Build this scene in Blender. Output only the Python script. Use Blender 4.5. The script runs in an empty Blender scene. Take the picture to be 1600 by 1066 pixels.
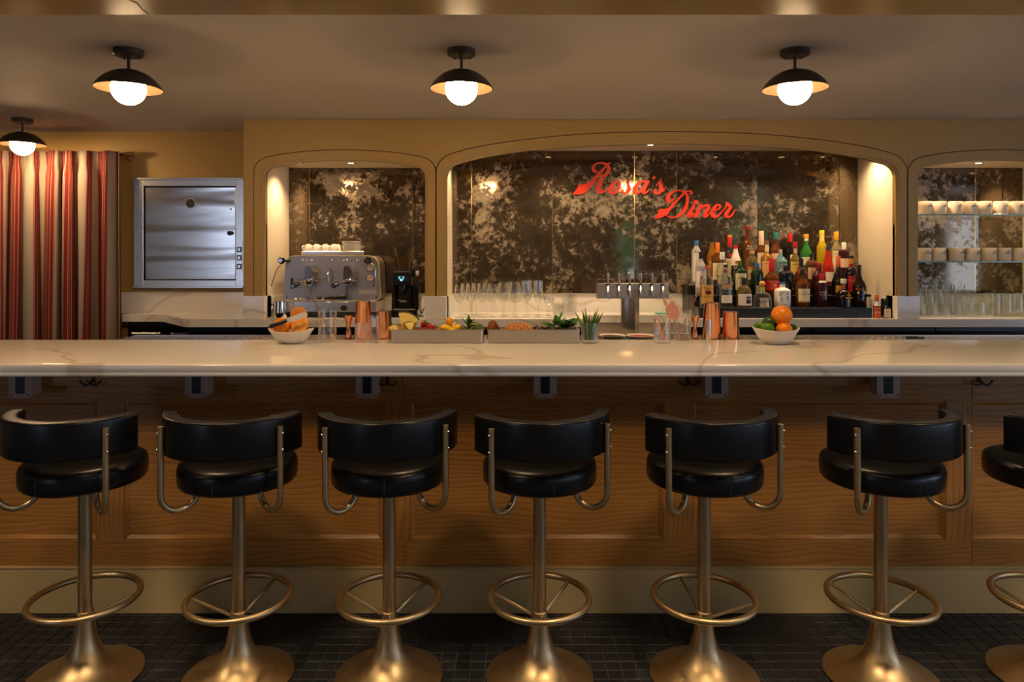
import bpy, bmesh, math, random
from math import sin, cos, pi, radians as R_
from mathutils import Vector

# ---------------------------------------------------------------- camera
F, HY, VX, CH = 1100.0, 398.0, 794.0, 1.5      # focal length (px), horizon row, vanishing column, eye height
scene = bpy.context.scene
col = scene.collection
cam_d = bpy.data.cameras.new('camera'); cam = bpy.data.objects.new('camera', cam_d); col.objects.link(cam)
cam.location = (0, 0, CH); cam.rotation_euler = (pi/2, 0, 0)
cam_d.sensor_width = 36; cam_d.lens = 36*F/1600
cam_d.shift_x = (800-VX)/1600; cam_d.shift_y = -(533-HY)/1600
cam_d.clip_start = .05
scene.camera = cam
# ---------------------------------------------------------------- sky, lights, exposure
w = bpy.data.worlds.new('world'); scene.world = w; w.use_nodes = True
w.node_tree.nodes['Background'].inputs[0].default_value = (.56, .70, 1, 1)
w.node_tree.nodes['Background'].inputs[1].default_value = 4.0
vs = scene.view_settings
vs.view_transform = 'Standard'; vs.look = 'None'; vs.gamma = 1; vs.use_curve_mapping = False
vs.exposure = 0.42
scene.cycles.sample_clamp_indirect = 4
scene.cycles.max_bounces = 10
scene.cycles.transparent_max_bounces = 24
WARM = (1, .62, .30)
def area(name, loc, sx, sy, power, color=WARM, rot=(0, 0, 0), portal=False, spread=180):
    d = bpy.data.lights.new(name, 'AREA'); d.shape = 'RECTANGLE'; d.size = sx; d.size_y = sy
    d.energy = power; d.color = color; d.spread = R_(spread)
    if portal: d.cycles.is_portal = True
    o = bpy.data.objects.new(name, d); col.objects.link(o); o.location = loc; o.rotation_euler = rot
    return o
def spot(name, loc, power, ang=70, blend=.6, color=WARM, rot=(0, 0, 0), size=.04):
    d = bpy.data.lights.new(name, 'SPOT'); d.energy = power; d.color = color; d.spot_size = R_(ang); d.spot_blend = blend
    d.shadow_soft_size = size
    o = bpy.data.objects.new(name, d); col.objects.link(o); o.location = loc; o.rotation_euler = rot
    return o
ZC = 2.359          # bar ceiling
ZS = 2.25           # dining room soffit
DOWN = [(-2.45, 1.55), (-.9, 1.55), (.68, 1.55), (2.12, 1.55), (3.5, 1.55), (-2, -1), (0, -1), (2, -1)]
for x, y in DOWN:
    spot('downlight', (x, y, ZS-.03), 112 if y > 0 else 100, 120, .9, (1, .72, .42), size=.18)
# small downlights in the niche ceilings
GLOBE_E = 95.0
NSPOT = [(-1.40, 2.114, 9), (-1.05, 2.114, 4.5), (-.70, 2.114, 5), (-.22, 2.235, 7), (.30, 2.235, 15), (.95, 2.235, 7), (1.55, 2.235, 8), (2.05, 2.235, 8), (2.36, 2.235, 9), (2.80, 2.114, 6), (3.14, 2.114, 6), (3.48, 2.114, 6)]
for x, z, p in NSPOT:
    spot('niche_downlight', (x, 4.70, z-.012), p*2.0, 130, .8, (1, .70, .40), size=.022)

# ---------------------------------------------------------------- helpers
def at(px, py, Y): return ((px-VX)/F*Y, Y, CH-(py-HY)/F*Y)
def X_(px, Y): return (px-VX)/F*Y
def Z_(py, Y): return CH-(py-HY)/F*Y

class MB:
    def __init__(s): s.v = []; s.f = []
    def add(s, v, f):
        o = len(s.v); s.v += [tuple(p) for p in v]; s.f += [tuple(i+o for i in q) for q in f]; return s
    def box(s, x0, x1, y0, y1, z0, z1):
        return s.add([(x0,y0,z0),(x1,y0,z0),(x1,y1,z0),(x0,y1,z0),(x0,y0,z1),(x1,y0,z1),(x1,y1,z1),(x0,y1,z1)],
                     [(0,3,2,1),(4,5,6,7),(0,1,5,4),(1,2,6,5),(2,3,7,6),(3,0,4,7)])
    def rbox(s, x0, x1, y0, y1, z0, z1, r):
        bm = bmesh.new()
        for X, sx in ((x0, 1), (x1, -1)):
            for Y, sy in ((y0, 1), (y1, -1)):
                for Z, sz in ((z0, 1), (z1, -1)):
                    for k in ((0,1,1),(1,0,1),(1,1,0)):
                        bm.verts.new((X+sx*r*k[0], Y+sy*r*k[1], Z+sz*r*k[2]))
        bmesh.ops.convex_hull(bm, input=bm.verts)
        bm.verts.index_update()
        v = [tuple(q.co) for q in bm.verts]; f = [tuple(q.index for q in fc.verts) for fc in bm.faces]; bm.free()
        return s.add(v, f)
    def lathe(s, prof, seg=24, n=2.0, sy=1.0, c=(0, 0, 0), caps=True, a0=0):
        v = []; f = []; m = len(prof)
        for (r, z) in prof:
            for i in range(seg):
                t = a0+2*pi*i/seg; cx, cy = cos(t), sin(t)
                if n != 2.0:
                    k = (abs(cx)**n+abs(cy)**n)**(-1/n); cx *= k; cy *= k
                v.append((c[0]+r*cx, c[1]+r*cy*sy, c[2]+z))
        for j in range(m-1):
            for i in range(seg):
                k = (i+1) % seg
                f.append((j*seg+i, j*seg+k, (j+1)*seg+k, (j+1)*seg+i))
        if caps:
            if prof[0][0] > 1e-6: f.append(tuple(range(seg))[::-1])
            if prof[-1][0] > 1e-6: f.append(tuple(range((m-1)*seg, m*seg)))
        return s.add(v, f)
    def tube(s, path, r, seg=10, closed=False):
        pts = [Vector(p) for p in path]; n = len(pts)
        rr = r if isinstance(r, (list, tuple)) else [r]*n
        v = []; f = []; up = None
        for i, p in enumerate(pts):
            if closed: t = pts[(i+1) % n]-pts[i-1]
            else: t = pts[min(i+1, n-1)]-pts[max(i-1, 0)]
            t.normalize()
            if up is None:
                up = Vector((0, 0, 1)) if abs(t.z) < .9 else Vector((1, 0, 0))
            a = up-t*up.dot(t)
            if a.length < 1e-6: a = t.orthogonal()
            a.normalize(); b = t.cross(a); up = a
            for k in range(seg):
                q = p+(a*cos(2*pi*k/seg)+b*sin(2*pi*k/seg))*rr[i]; v.append(tuple(q))
        for i in range(n if closed else n-1):
            j = (i+1) % n
            for k in range(seg):
                l = (k+1) % seg
                f.append((i*seg+k, i*seg+l, j*seg+l, j*seg+k))
        if not closed: f += [tuple(range(seg))[::-1], tuple(range((n-1)*seg, n*seg))]
        return s.add(v, f)
    def prism(s, poly, y0, y1):            # outline in XZ pushed along Y
        n = len(poly)
        v = [(x, y0, z) for x, z in poly]+[(x, y1, z) for x, z in poly]
        f = [tuple(range(n)), tuple(range(n, 2*n))[::-1]]+[(i, i+n, (i+1) % n+n, (i+1) % n) for i in range(n)]
        return s.add(v, f)
    def prismx(s, poly, x0, x1):           # outline in YZ pushed along X
        n = len(poly)
        v = [(x0, y, z) for y, z in poly]+[(x1, y, z) for y, z in poly]
        f = [tuple(range(n)), tuple(range(n, 2*n))[::-1]]+[(i, i+n, (i+1) % n+n, (i+1) % n) for i in range(n)]
        return s.add(v, f)
    def prismz(s, poly, z0, z1):
        n = len(poly)
        v = [(x, y, z0) for x, y in poly]+[(x, y, z1) for x, y in poly]
        f = [tuple(range(n)), tuple(range(n, 2*n))[::-1]]+[(i, i+n, (i+1) % n+n, (i+1) % n) for i in range(n)]
        return s.add(v, f)
    def strip(s, A, B, y0, y1):            # slab between two matched XZ outlines
        n = len(A); v = []; f = []
        for y in (y0, y1):
            for (x, z) in A: v.append((x, y, z))
            for (x, z) in B: v.append((x, y, z))
        for i in range(n-1):
            f.append((i, i+1, n+i+1, n+i)); f.append((2*n+i+1, 2*n+i, 3*n+i, 3*n+i+1))
            f.append((i+1, i, 2*n+i, 2*n+i+1)); f.append((n+i, n+i+1, 3*n+i+1, 3*n+i))
        f.append((0, n, 3*n, 2*n)); f.append((n-1, 2*n-1+0, 4*n-1, 3*n-1))
        return s.add(v, f)
    def ball(s, c, r, seg=16, rings=10, sc=(1, 1, 1)):
        prof = [(max(1e-5, sin(pi*i/rings))*r, -cos(pi*i/rings)*r) for i in range(rings+1)]
        o = len(s.v); s.lathe(prof, seg, caps=False)
        for i in range(o, len(s.v)):
            p = s.v[i]; s.v[i] = (c[0]+p[0]*sc[0], c[1]+p[1]*sc[1], c[2]+p[2]*sc[2])
        return s
    def xf(s, fn): s.v = [tuple(fn(Vector(p))) for p in s.v]; return s
    def mesh(s, name, mat, smooth=35):
        me = bpy.data.meshes.new(name)
        bm = bmesh.new(); vs_ = [bm.verts.new(p) for p in s.v]
        for q in s.f:
            try: bm.faces.new([vs_[i] for i in q])
            except ValueError: pass
        bmesh.ops.remove_doubles(bm, verts=bm.verts, dist=1e-5)
        bmesh.ops.recalc_face_normals(bm, faces=bm.faces)
        bm.to_mesh(me); bm.free()
        if mat: me.materials.append(M(mat) if isinstance(mat, str) else mat)
        if smooth:
            me.shade_smooth(); me.set_sharp_from_angle(angle=R_(smooth))
        return me
    def build(s, name, mat, parent=None, loc=None, rz=0, smooth=35):
        return link(name, s.mesh(name, mat, smooth), parent, loc, rz)

def link(name, me, parent=None, loc=None, rz=0):
    o = bpy.data.objects.new(name, me); col.objects.link(o)
    if parent: o.parent = parent
    if loc: o.location = loc
    if rz: o.rotation_euler = (0, 0, rz)
    return o
def tag(o, label, cat, group=None):
    o['label'] = label; o['category'] = cat
    if group: o['group'] = group
    return o
def thing(name, label, cat, loc=(0, 0, 0), rz=0, group=None):
    o = bpy.data.objects.new(name, None); col.objects.link(o); o.location = loc; o.rotation_euler = (0, 0, rz)
    o.empty_display_size = .05
    return tag(o, label, cat, group)
def struct(o): o['kind'] = 'structure'; return o
def copy_tree(root, parent=None):
    r = root.copy(); col.objects.link(r)
    if parent: r.parent = parent
    for ch in root.children: copy_tree(ch, r)
    return r
def spline(pts, k=6, closed=False):
    n = len(pts); out = []
    rng = n if closed else n-1
    for i in range(rng):
        g = lambda j: pts[j % n] if closed else pts[min(max(j, 0), n-1)]
        p0, p1, p2, p3 = g(i-1), g(i), g(i+1), g(i+2)
        for q in range(k):
            t = q/k
            out.append(tuple(.5*((2*b)+(-a+c)*t+(2*a-5*b+4*c-d)*t*t+(-a+3*b-3*c+d)*t**3) for a, b, c, d in zip(p0, p1, p2, p3)))
    if not closed: out.append(tuple(pts[-1]))
    return out

# ---------------------------------------------------------------- materials
_M = {}
def M(key):
    return _M[key]
def mat(key, color=(.5, .5, .5), rough=.5, metal=0.0, trans=0.0, ior=1.45, emit=None, es=1.0, coat=0.0, spec=.5, alpha=1.0):
    m = bpy.data.materials.new(key); m.use_nodes = True
    b = m.node_tree.nodes['Principled BSDF']
    b.inputs['Base Color'].default_value = (*color, 1); b.inputs['Roughness'].default_value = rough
    b.inputs['Metallic'].default_value = metal; b.inputs['Transmission Weight'].default_value = trans
    b.inputs['IOR'].default_value = ior; b.inputs['Coat Weight'].default_value = coat
    b.inputs['Specular IOR Level'].default_value = spec; b.inputs['Coat Roughness'].default_value = .05
    if emit:
        b.inputs['Emission Color'].default_value = (*emit, 1); b.inputs['Emission Strength'].default_value = es
    _M[key] = m
    return m
def C(hexs):                        # sRGB hex -> linear
    h = hexs.lstrip('#'); c = [int(h[i:i+2], 16)/255 for i in (0, 2, 4)]
    return tuple(x/12.92 if x <= .04045 else ((x+.055)/1.055)**2.4 for x in c)
class NT:
    def __init__(s, m): s.t = m.node_tree; s.n = s.t.nodes; s.b = s.n['Principled BSDF']
    def new(s, typ, **kw):
        q = s.n.new(typ)
        for k, v in kw.items():
            if hasattr(q, k): setattr(q, k, v)
            else: q.inputs[k.replace('_', ' ')].default_value = v
        return q
    def l(s, a, b): s.t.links.new(a, b)
    def coord(s, kind='Object', scale=(1, 1, 1), loc=(0, 0, 0), rnd=False):
        tc = s.new('ShaderNodeTexCoord'); mp = s.new('ShaderNodeMapping')
        mp.inputs['Scale'].default_value = scale; mp.inputs['Location'].default_value = loc
        if rnd:
            oi = s.new('ShaderNodeObjectInfo'); ml = s.new('ShaderNodeMath', operation='MULTIPLY'); ml.inputs[1].default_value = 37
            s.l(oi.outputs['Random'], ml.inputs[0])
            ad = s.new('ShaderNodeVectorMath', operation='ADD'); s.l(tc.outputs[kind], ad.inputs[0]); s.l(ml.outputs[0], ad.inputs[1])
            s.l(ad.outputs[0], mp.inputs[0])
        else: s.l(tc.outputs[kind], mp.inputs[0])
        return mp.outputs[0]
    def ramp(s, fac, stops, interp='LINEAR'):
        r = s.new('ShaderNodeValToRGB'); r.color_ramp.interpolation = interp
        e = r.color_ramp.elements
        while len(e) < len(stops): e.new(.5)
        for q, (p, c) in zip(e, stops): q.position = p; q.color = (*c, 1) if len(c) == 3 else c
        s.l(fac, r.inputs[0]); return r.outputs[0]
    def noise(s, vec, scale=5, detail=4, rough=.5, dist=0):
        q = s.new('ShaderNodeTexNoise'); q.inputs['Scale'].default_value = scale; q.inputs['Detail'].default_value = detail
        q.inputs['Roughness'].default_value = rough; q.inputs['Distortion'].default_value = dist
        s.l(vec, q.inputs['Vector']); return q.outputs['Fac']
    def bump(s, h, strength=.2, dist=.01):
        b = s.new('ShaderNodeBump'); b.inputs['Strength'].default_value = strength; b.inputs['Distance'].default_value = dist
        s.l(h, b.inputs['Height']); s.l(b.outputs[0], s.b.inputs['Normal'])

def thin_glass(key, tint, edge, sheen_white=.45):
    """thin-walled clear glass: light passes straight through, white mixed in at steep edges paints a bright sheen"""
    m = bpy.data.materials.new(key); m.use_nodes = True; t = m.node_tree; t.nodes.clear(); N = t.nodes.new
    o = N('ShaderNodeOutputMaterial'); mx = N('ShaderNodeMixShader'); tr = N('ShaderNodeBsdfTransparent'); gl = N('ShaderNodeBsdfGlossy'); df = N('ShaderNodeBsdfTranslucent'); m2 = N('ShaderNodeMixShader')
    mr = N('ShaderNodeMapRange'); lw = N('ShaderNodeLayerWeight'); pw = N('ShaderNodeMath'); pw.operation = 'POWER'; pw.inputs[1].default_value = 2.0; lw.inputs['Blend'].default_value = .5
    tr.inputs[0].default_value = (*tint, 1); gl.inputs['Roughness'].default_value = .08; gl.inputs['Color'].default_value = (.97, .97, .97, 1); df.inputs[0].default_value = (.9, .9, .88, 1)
    mr.inputs['To Min'].default_value = .06; mr.inputs['To Max'].default_value = edge; m2.inputs[0].default_value = sheen_white  # share of white in the painted edge sheen
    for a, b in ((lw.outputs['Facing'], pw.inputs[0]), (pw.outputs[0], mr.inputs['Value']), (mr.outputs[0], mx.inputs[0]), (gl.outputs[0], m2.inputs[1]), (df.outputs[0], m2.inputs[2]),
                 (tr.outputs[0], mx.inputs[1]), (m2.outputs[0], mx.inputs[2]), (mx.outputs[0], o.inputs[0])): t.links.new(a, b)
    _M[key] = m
def make_materials():
    mat('ceiling', (.52, .47, .43), .7)
    m = mat('tan_paint', (.43, .265, .075), .45); n = NT(m)
    n.bump(n.noise(n.coord(), 120, 2), .05, .002)
    mat('soffit_paint', (.36, .235, .08), .22)
    mat('groove', (.08, .05, .02), .8)
    mat('cream_paint', (.72, .62, .46), .5)
    mat('base_paint', (.48, .36, .165), .5)
    mat('gold_bead', (.44, .29, .10), .35)
    mat('room_wall', (.40, .31, .22), .8)
    mat('dark_wood', (.05, .03, .02), .5)
    # marble / quartz with thin veins
    m = mat('marble', (.8, .77, .72), .12); n = NT(m); v = n.coord(scale=(1, 1, 1))
    n1 = n.noise(v, .8, 3, .45, .7)
    veins = n.ramp(n1, [(.0, (.80, .765, .71)), (.490, (.80, .765, .71)), (.4985, (.60, .535, .45)), (.502, (.63, .57, .48)), (.51, (.79, .755, .70)), (1, (.775, .74, .68))])
    n.l(veins, n.b.inputs['Base Color'])
    # oak, grain along x (panels, rails) or z (stiles)
    for key, sc in (('oak', (.28, 1, 1)), ('oak_vertical', (1, 1, .28))):
        m = mat(key, (.3, .15, .05), .40); n = NT(m)
        v = n.coord(scale=sc, rnd=True)
        wv = n.new('ShaderNodeTexWave'); wv.wave_type = 'BANDS'; wv.bands_direction = 'Z' if key == 'oak' else 'X'; wv.wave_profile = 'SAW'
        wv.inputs['Scale'].default_value = 15; wv.inputs['Distortion'].default_value = 15; wv.inputs['Detail'].default_value = 1.5; wv.inputs['Detail Scale'].default_value = .55; wv.inputs['Detail Roughness'].default_value = .35
        n.l(v, wv.inputs['Vector'])
        fine = n.noise(n.coord(scale=(5, 60, 260) if key == 'oak' else (260, 60, 5)), 2, 4, .7)
        tone = n.noise(v, 2.2, 2, .5)
        mx = n.new('ShaderNodeMixRGB'); mx.inputs[0].default_value = .55
        n.l(wv.outputs['Fac'], mx.inputs[1]); n.l(fine, mx.inputs[2])
        mx2 = n.new('ShaderNodeMixRGB'); mx2.inputs[0].default_value = .25; n.l(mx.outputs[0], mx2.inputs[1]); n.l(tone, mx2.inputs[2])
        n.l(n.ramp(mx2.outputs[0], [(.22, (.15, .058, .011)), (.38, (.29, .125, .024)), (.6, (.37, .168, .034)), (.8, (.43, .205, .046))]), n.b.inputs['Base Color'])
        n.bump(fine, .12, .002)
    # dark slate mosaic
    m = mat('slate', (.02, .022, .026), .5); n = NT(m); v = n.coord(scale=(1, 1, 1), rnd=True)
    a = n.noise(v, 9, 5, .65, .5)
    oi = n.new('ShaderNodeObjectInfo')
    n.l(n.ramp(a, [(.3, (.006, .007, .010)), (.6, (.014, .016, .021)), (.72, (.04, .042, .048))]), n.b.inputs['Base Color'])
    n.bump(a, .15, .003)
    mat('grout', (.075, .075, .08), .9)
    # antique mirror
    m = mat('antique_mirror', (.4, .35, .28), .12); n = NT(m); v = n.coord(rnd=True)
    big = n.noise(v, 2.1, 3, .55, .4); mid = n.noise(v, 8, 6, .68, .7); fin = n.noise(v, 26, 6, .72, .4)
    def mixf(a, b, f):
        q = n.new('ShaderNodeMixRGB'); q.inputs[0].default_value = f; n.l(a, q.inputs[1]); n.l(b, q.inputs[2]); return q.outputs[0]
    s = mixf(mixf(big, mid, .50), fin, .36)
    n.l(n.ramp(s, [(.0, (.075, .052, .034)), (.42, (.12, .088, .058)), (.515, (.13, .098, .066)), (.55, (.17, .132, .09)), (.575, (.24, .19, .132)), (.64, (.32, .265, .19)), (.8, (.40, .34, .26))]), n.b.inputs['Base Color'])
    n.l(n.ramp(s, [(.40, (.85,)*3), (.52, (.7,)*3), (.565, (.15,)*3)]), n.b.inputs['Metallic'])
    n.l(n.ramp(s, [(.40, (.04,)*3), (.51, (.07,)*3), (.565, (.5,)*3)]), n.b.inputs['Roughness'])
    n.bump(fin, .03, .002)
    n.b.inputs['Specular IOR Level'].default_value = .35
    # metals
    m = mat('brass', (.47, .35, .195), .36, 1); n = NT(m)
    n.l(n.ramp(n.noise(n.coord(scale=(1, 1, 1)), 40, 3), [(.3, (.36,)*3), (.7, (.46,)*3)]), n.b.inputs['Roughness'])
    mat('brass_bright', (.78, .55, .25), .2, 1)
    m = mat('steel', (.66, .60, .53), .27, 1)
    m = mat('steel_wavy', (.68, .62, .56), .2, 1); n = NT(m)
    n.bump(n.noise(n.coord(scale=(.45, 1, 3.2)), 1.9, 1.5, .4), .75, .03)
    mat('steel_worn', (.60, .54, .46), .48, 1)
    mat('chrome', (.75, .72, .68), .13, 1)
    mat('machine_grey', (.33, .31, .32), .38, .75)
    m = mat('copper', (.95, .47, .26), .16, 1)
    mat('copper_satin', (.85, .36, .17), .42, .7)
    mat('dark_bronze', (.055, .043, .033), .42, .4)
    mat('shade_inside', (.040, .020, .007), .45, .3)
    mat('globe', (1, .95, .85), .5, emit=(1, .66, .34), es=GLOBE_E)
    mat('lens', (1, .9, .7), .5, emit=(1, .72, .42), es=8)
    m = mat('leather', (.003, .0035, .005), .30, coat=.0, spec=.38); n = NT(m)
    n.bump(n.noise(n.coord(), 160, 3, .6), .06, .002)
    mat('stitch', (.02, .02, .022), .6)
    mat('black', (.008, .008, .009), .4)
    mat('black_gloss', (.006, .006, .007), .12)
    mat('black_shelf', (.010, .009, .009), .35)
    mat('box_grey', (.36, .26, .22), .55)
    mat('porcelain', (.82, .76, .66), .2)
    mat('white', (.8, .77, .72), .35)
    mat('mug', (.72, .60, .47), .3)
    mat('mug_print', (.03, .015, .01), .5)
    mat('sign_red', (.85, .045, .016), .32)
    mat('screen', (.02, .03, .04), .2)
    mat('screen_icon', (.2, .6, .8), .3, emit=(.25, .65, .85), es=1.2)
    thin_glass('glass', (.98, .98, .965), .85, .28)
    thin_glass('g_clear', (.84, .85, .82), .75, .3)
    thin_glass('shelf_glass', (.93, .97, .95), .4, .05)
    mat('glass_edge', (.16, .30, .24), .15)
    for k, c, t in [('g_amber', (.80, .36, .06), .75), ('g_brown', (.16, .05, .012), .35), ('g_dark', (.012, .008, .007), 0),
                    ('g_navy', (.008, .010, .022), 0), ('g_green', (.05, .30, .05), .5), ('g_dkgreen', (.010, .028, .012), .1), ('g_yellow', (.88, .66, .03), .55),
                    ('g_red', (.72, .035, .015), .45), ('g_blue', (.30, .62, .68), .75), ('g_frost', (.45, .42, .43), .2), ('g_purple', (.05, .010, .014), .1),
                    ('g_pale', (.93, .78, .40), .8), ('g_olive', (.30, .22, .08), .6)]:
        mat(k, c, .03 if k != 'g_frost' else .35, trans=t, ior=1.4)
    for k, h in dict(cream='#e8d9ae', kraft='#e0a850', white_l='#ece2d4', yellow_l='#f0cf66', pink_l='#e8c4a4', red='#c8141c', wax='#c01020', blue='#2a6bb0', navy='#1c2350',
                     green='#1a7a2c', teal='#1c7a6c', gold='#d69a2c', orange='#e87a1c', yellow='#f0d020', cork='#c8935a', tan_l='#cdb894', peach='#efb47a', burgundy='#7a1218',
                     grey_l='#b0a498', lilac='#8f86a6', text_dark='#2a1c14', text_gold='#ecc860', text_white='#e8e0d0', red_l='#b81c24', orange_l='#d8622a', brown_oval='#6a1c10',
                     wood_ball='#dd9a4a', lime_l='#a8c040', copper_cap='#c85a3a', mapgrey='#a8a0ac', white_cap='#f0ece4', black_cap='#0c0b0b', paleblue='#b8c4da').items():
        mat(k, C(h), .45)
    mat('orange_skin', C('#f58a12'), .38); NT(M('orange_skin')).bump(NT(M('orange_skin')).noise(NT(M('orange_skin')).coord(), 160, 2), .25, .003)
    mat('orange_flesh', C('#f7a024'), .3); mat('pith', C('#f6e2a8'), .5)
    mat('lime_skin', C('#4c7a16'), .33); mat('lime_dark', C('#2c5014'), .33); mat('lemon_skin', C('#f4c412'), .38); mat('kumquat', C('#eea010'), .35)
    mat('strawberry', C('#a81812'), .3); mat('leaf', C('#3c7a1c'), .45); mat('leaf_dark', C('#275016'), .45); mat('leaf_pale', C('#8aa04a'), .45)
    mat('pineapple', C('#ecd06a'), .4); mat('pine_rind', C('#5a4a1c'), .7); mat('dried_brown', C('#8a4c18'), .7); mat('dried_orange', C('#d8781c'), .5)
    mat('spice', C('#5a3218'), .8); mat('salt_red', C('#a04a3a'), .8); mat('coffee_salt', C('#4a2416'), .8); mat('aqua', C('#7fb4a4'), .5); mat('bark', C('#5c3a1c'), .8)
    mat('foliage', (.07, .40, .10), .6)
    # striped curtain
    m = mat('curtain', (.7, .62, .5), .9, spec=.1); n = NT(m)
    uv = n.new('ShaderNodeTexCoord').outputs['UV']; sp = n.new('ShaderNodeSeparateXYZ'); n.l(uv, sp.inputs[0])
    fr = n.new('ShaderNodeMath', operation='FRACT'); n.l(sp.outputs['X'], fr.inputs[0])
    cr = (.42, .335, .255); rd = (.21, .026, .02); rd2 = (.28, .055, .04)
    n.l(n.ramp(fr.outputs[0], [(0, cr), (.03, rd2), (.05, cr), (.07, rd), (.19, cr), (.205, rd), (.30, cr), (.31, rd2), (.40, cr), (.412, rd), (.53, cr), (.55, rd2), (.57, cr)], 'CONSTANT'), n.b.inputs['Base Color'])
    vv = n.new('ShaderNodeMapping'); vv.inputs['Scale'].default_value = (60, 500, 1); n.l(uv, vv.inputs[0])
    n.bump(n.noise(vv.outputs[0], 3, 2), .25, .002)
make_materials()

_txt = {}
def text_mb(s, h, spacing=1.0, bold=0):
    """flat lettering in the XZ plane, centred, cap height h"""
    if s not in _txt:
        cu = bpy.data.curves.new('lettering', 'FONT'); cu.body = s; cu.resolution_u = 2; cu.align_x = 'CENTER'; cu.offset = bold
        o = bpy.data.objects.new('lettering', cu); col.objects.link(o)
        dg = bpy.context.evaluated_depsgraph_get(); me = bpy.data.meshes.new_from_object(o.evaluated_get(dg))
        v = [tuple(q.co) for q in me.vertices]; f = [tuple(p.vertices) for p in me.polygons]
        bpy.data.objects.remove(o); bpy.data.curves.remove(cu); bpy.data.meshes.remove(me)
        zs = [p[1] for p in v]; z0, z1 = min(zs), max(zs); xs = [p[0] for p in v]; xc = (min(xs)+max(xs))/2
        _txt[s] = ([((p[0]-xc)/(z1-z0), (p[1]-(z0+z1)/2)/(z1-z0)) for p in v], f)
    v, f = _txt[s]
    b = MB(); b.add([(x*h*spacing, 0, z*h) for x, z in v], f)
    return b
def wrap(b, r, dz=0, turn=0):
    """bend flat lettering onto a cylinder of radius r whose front faces -Y"""
    return b.xf(lambda p: Vector((r*sin(p.x/r+turn), -r*cos(p.x/r+turn)-p.y, p.z+dz)))

# ================================================================ THE ROOM
XL, XR, YR = -6.0, 6.0, -3.6
# ---- floor: slate mosaic, tiles one by one where the photograph shows them
floor = struct(MB().box(XL, XR, YR, 5.1, -.06, -.004).build('floor', 'grout'))
TS, TG = .0515, .0035
tile_me = MB().rbox(-TS/2, TS/2, -TS/2, TS/2, -.006, 0, .0012).mesh('tile', 'slate', 0)
cells = []
for j in range(-20, 42):
    for i in range(-60, 61):
        x = i*(TS+TG); y = 2.925-(j+.5)*(TS+TG)
        if y < .9: continue
        px = VX+F*x/y; py = HY+F*CH/y
        cells.append((-(y) if (0 < px < 1600 and py < 1075) else 99, x, y))
cells.sort()
rest = MB()
for k, (q, x, y) in enumerate(cells):
    if k < 300 and q < 90:
        link('tile', tile_me, floor, (x, y, 0))
    else:
        rest.rbox(x-TS/2, x+TS/2, y-TS/2, y+TS/2, -.006, 0, .0012)
o = rest.build('mosaic_tiles', 'slate', floor, smooth=0); o['kind'] = 'stuff'
# ---- ceilings
struct(MB().box(XL, XR, 2.2, 5.1, ZC, ZC+.08).build('ceiling', 'ceiling'))
so = struct(MB().box(XL, XR, YR, 2.2, ZS, ZC+.08).build('trim_1', 'soffit_paint'))
crack = [at(190, 0, 2.03), at(205, 9, 2.08), at(214, 13, 2.1), at(222, 20, 2.15), at(232, 28, 2.198)]
MB().tube([(p[0], p[1], ZS) for p in crack], .0012, 6).build('seam', 'groove', so)
# ---- walls
struct(MB().box(XL, -1.69, 4.92, 5.1, 0, ZC).build('wall_left_back', 'tan_paint'))
struct(MB().box(-1.69, XR, 5.04, 5.1, 0, ZC).build('wall_back', 'tan_paint'))
struct(MB().box(XL-.1, XL, YR, 5.1, 0, ZC).build('wall_left', 'room_wall'))
struct(MB().box(3.9, XR, 4.5, 5.04, 0, ZC).build('wall_right_back', 'tan_paint'))
# right wall with wide windows and rear wall with arched windows, seen only in reflections
rw = MB(); WR = [(-2.6, -.9), (.2, 1.9)]
ys = [YR]+[q for a_ in WR for q in a_]+[4.5]
for a_, b_ in zip(ys[::2], ys[1::2]): rw.box(XR, XR+.12, a_, b_, 0, ZC)
for a_, b_ in WR: rw.box(XR, XR+.12, a_, b_, 0, .75); rw.box(XR, XR+.12, a_, b_, 2.1, ZC)
struct(rw.build('wall_right', 'room_wall'))
RW = [(-4.9, 1.0), (2.3, .42), (4.65, .8)]  # leftmost window is added, to brighten the steel dumbwaiter by reflection
bw = MB(); xs = [XL]+[q for c_, w_ in RW for q in (c_-w_/2, c_+w_/2)]+[XR]
for a_, b_ in zip(xs[::2], xs[1::2]): bw.box(a_, b_, YR-.12, YR, 0, ZC)
for c_, w_ in RW:
    bw.box(c_-w_/2, c_+w_/2, YR-.12, YR, 0, .6)
    A = [(c_+w_/2*cos(pi-pi*i/16), 1.85+.3*sin(pi*i/16)) for i in range(17)]
    bw.strip(A, [(x, ZC) for x, z in A], YR-.12, YR)
struct(bw.build('wall_rear', 'room_wall'))
for k, (c_, w_) in enumerate(RW):
    fr = MB()
    for x in (c_-w_/2+.02, c_-.015, c_+w_/2-.05): fr.box(x, x+.03, YR-.08, YR-.05, .6, 1.9 if x != c_-.015 else 2.14)
    fr.box(c_-w_/2, c_+w_/2, YR-.08, YR-.05, .6, .64); fr.box(c_-w_/2, c_+w_/2, YR-.08, YR-.05, 1.45, 1.48)
    struct(fr.build('window_%d' % (k+1), 'dark_wood'))
    area('window_portal', (c_, YR-.1, 1.35), w_, 1.5, 1, rot=(pi/2, 0, 0), portal=True)
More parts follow.
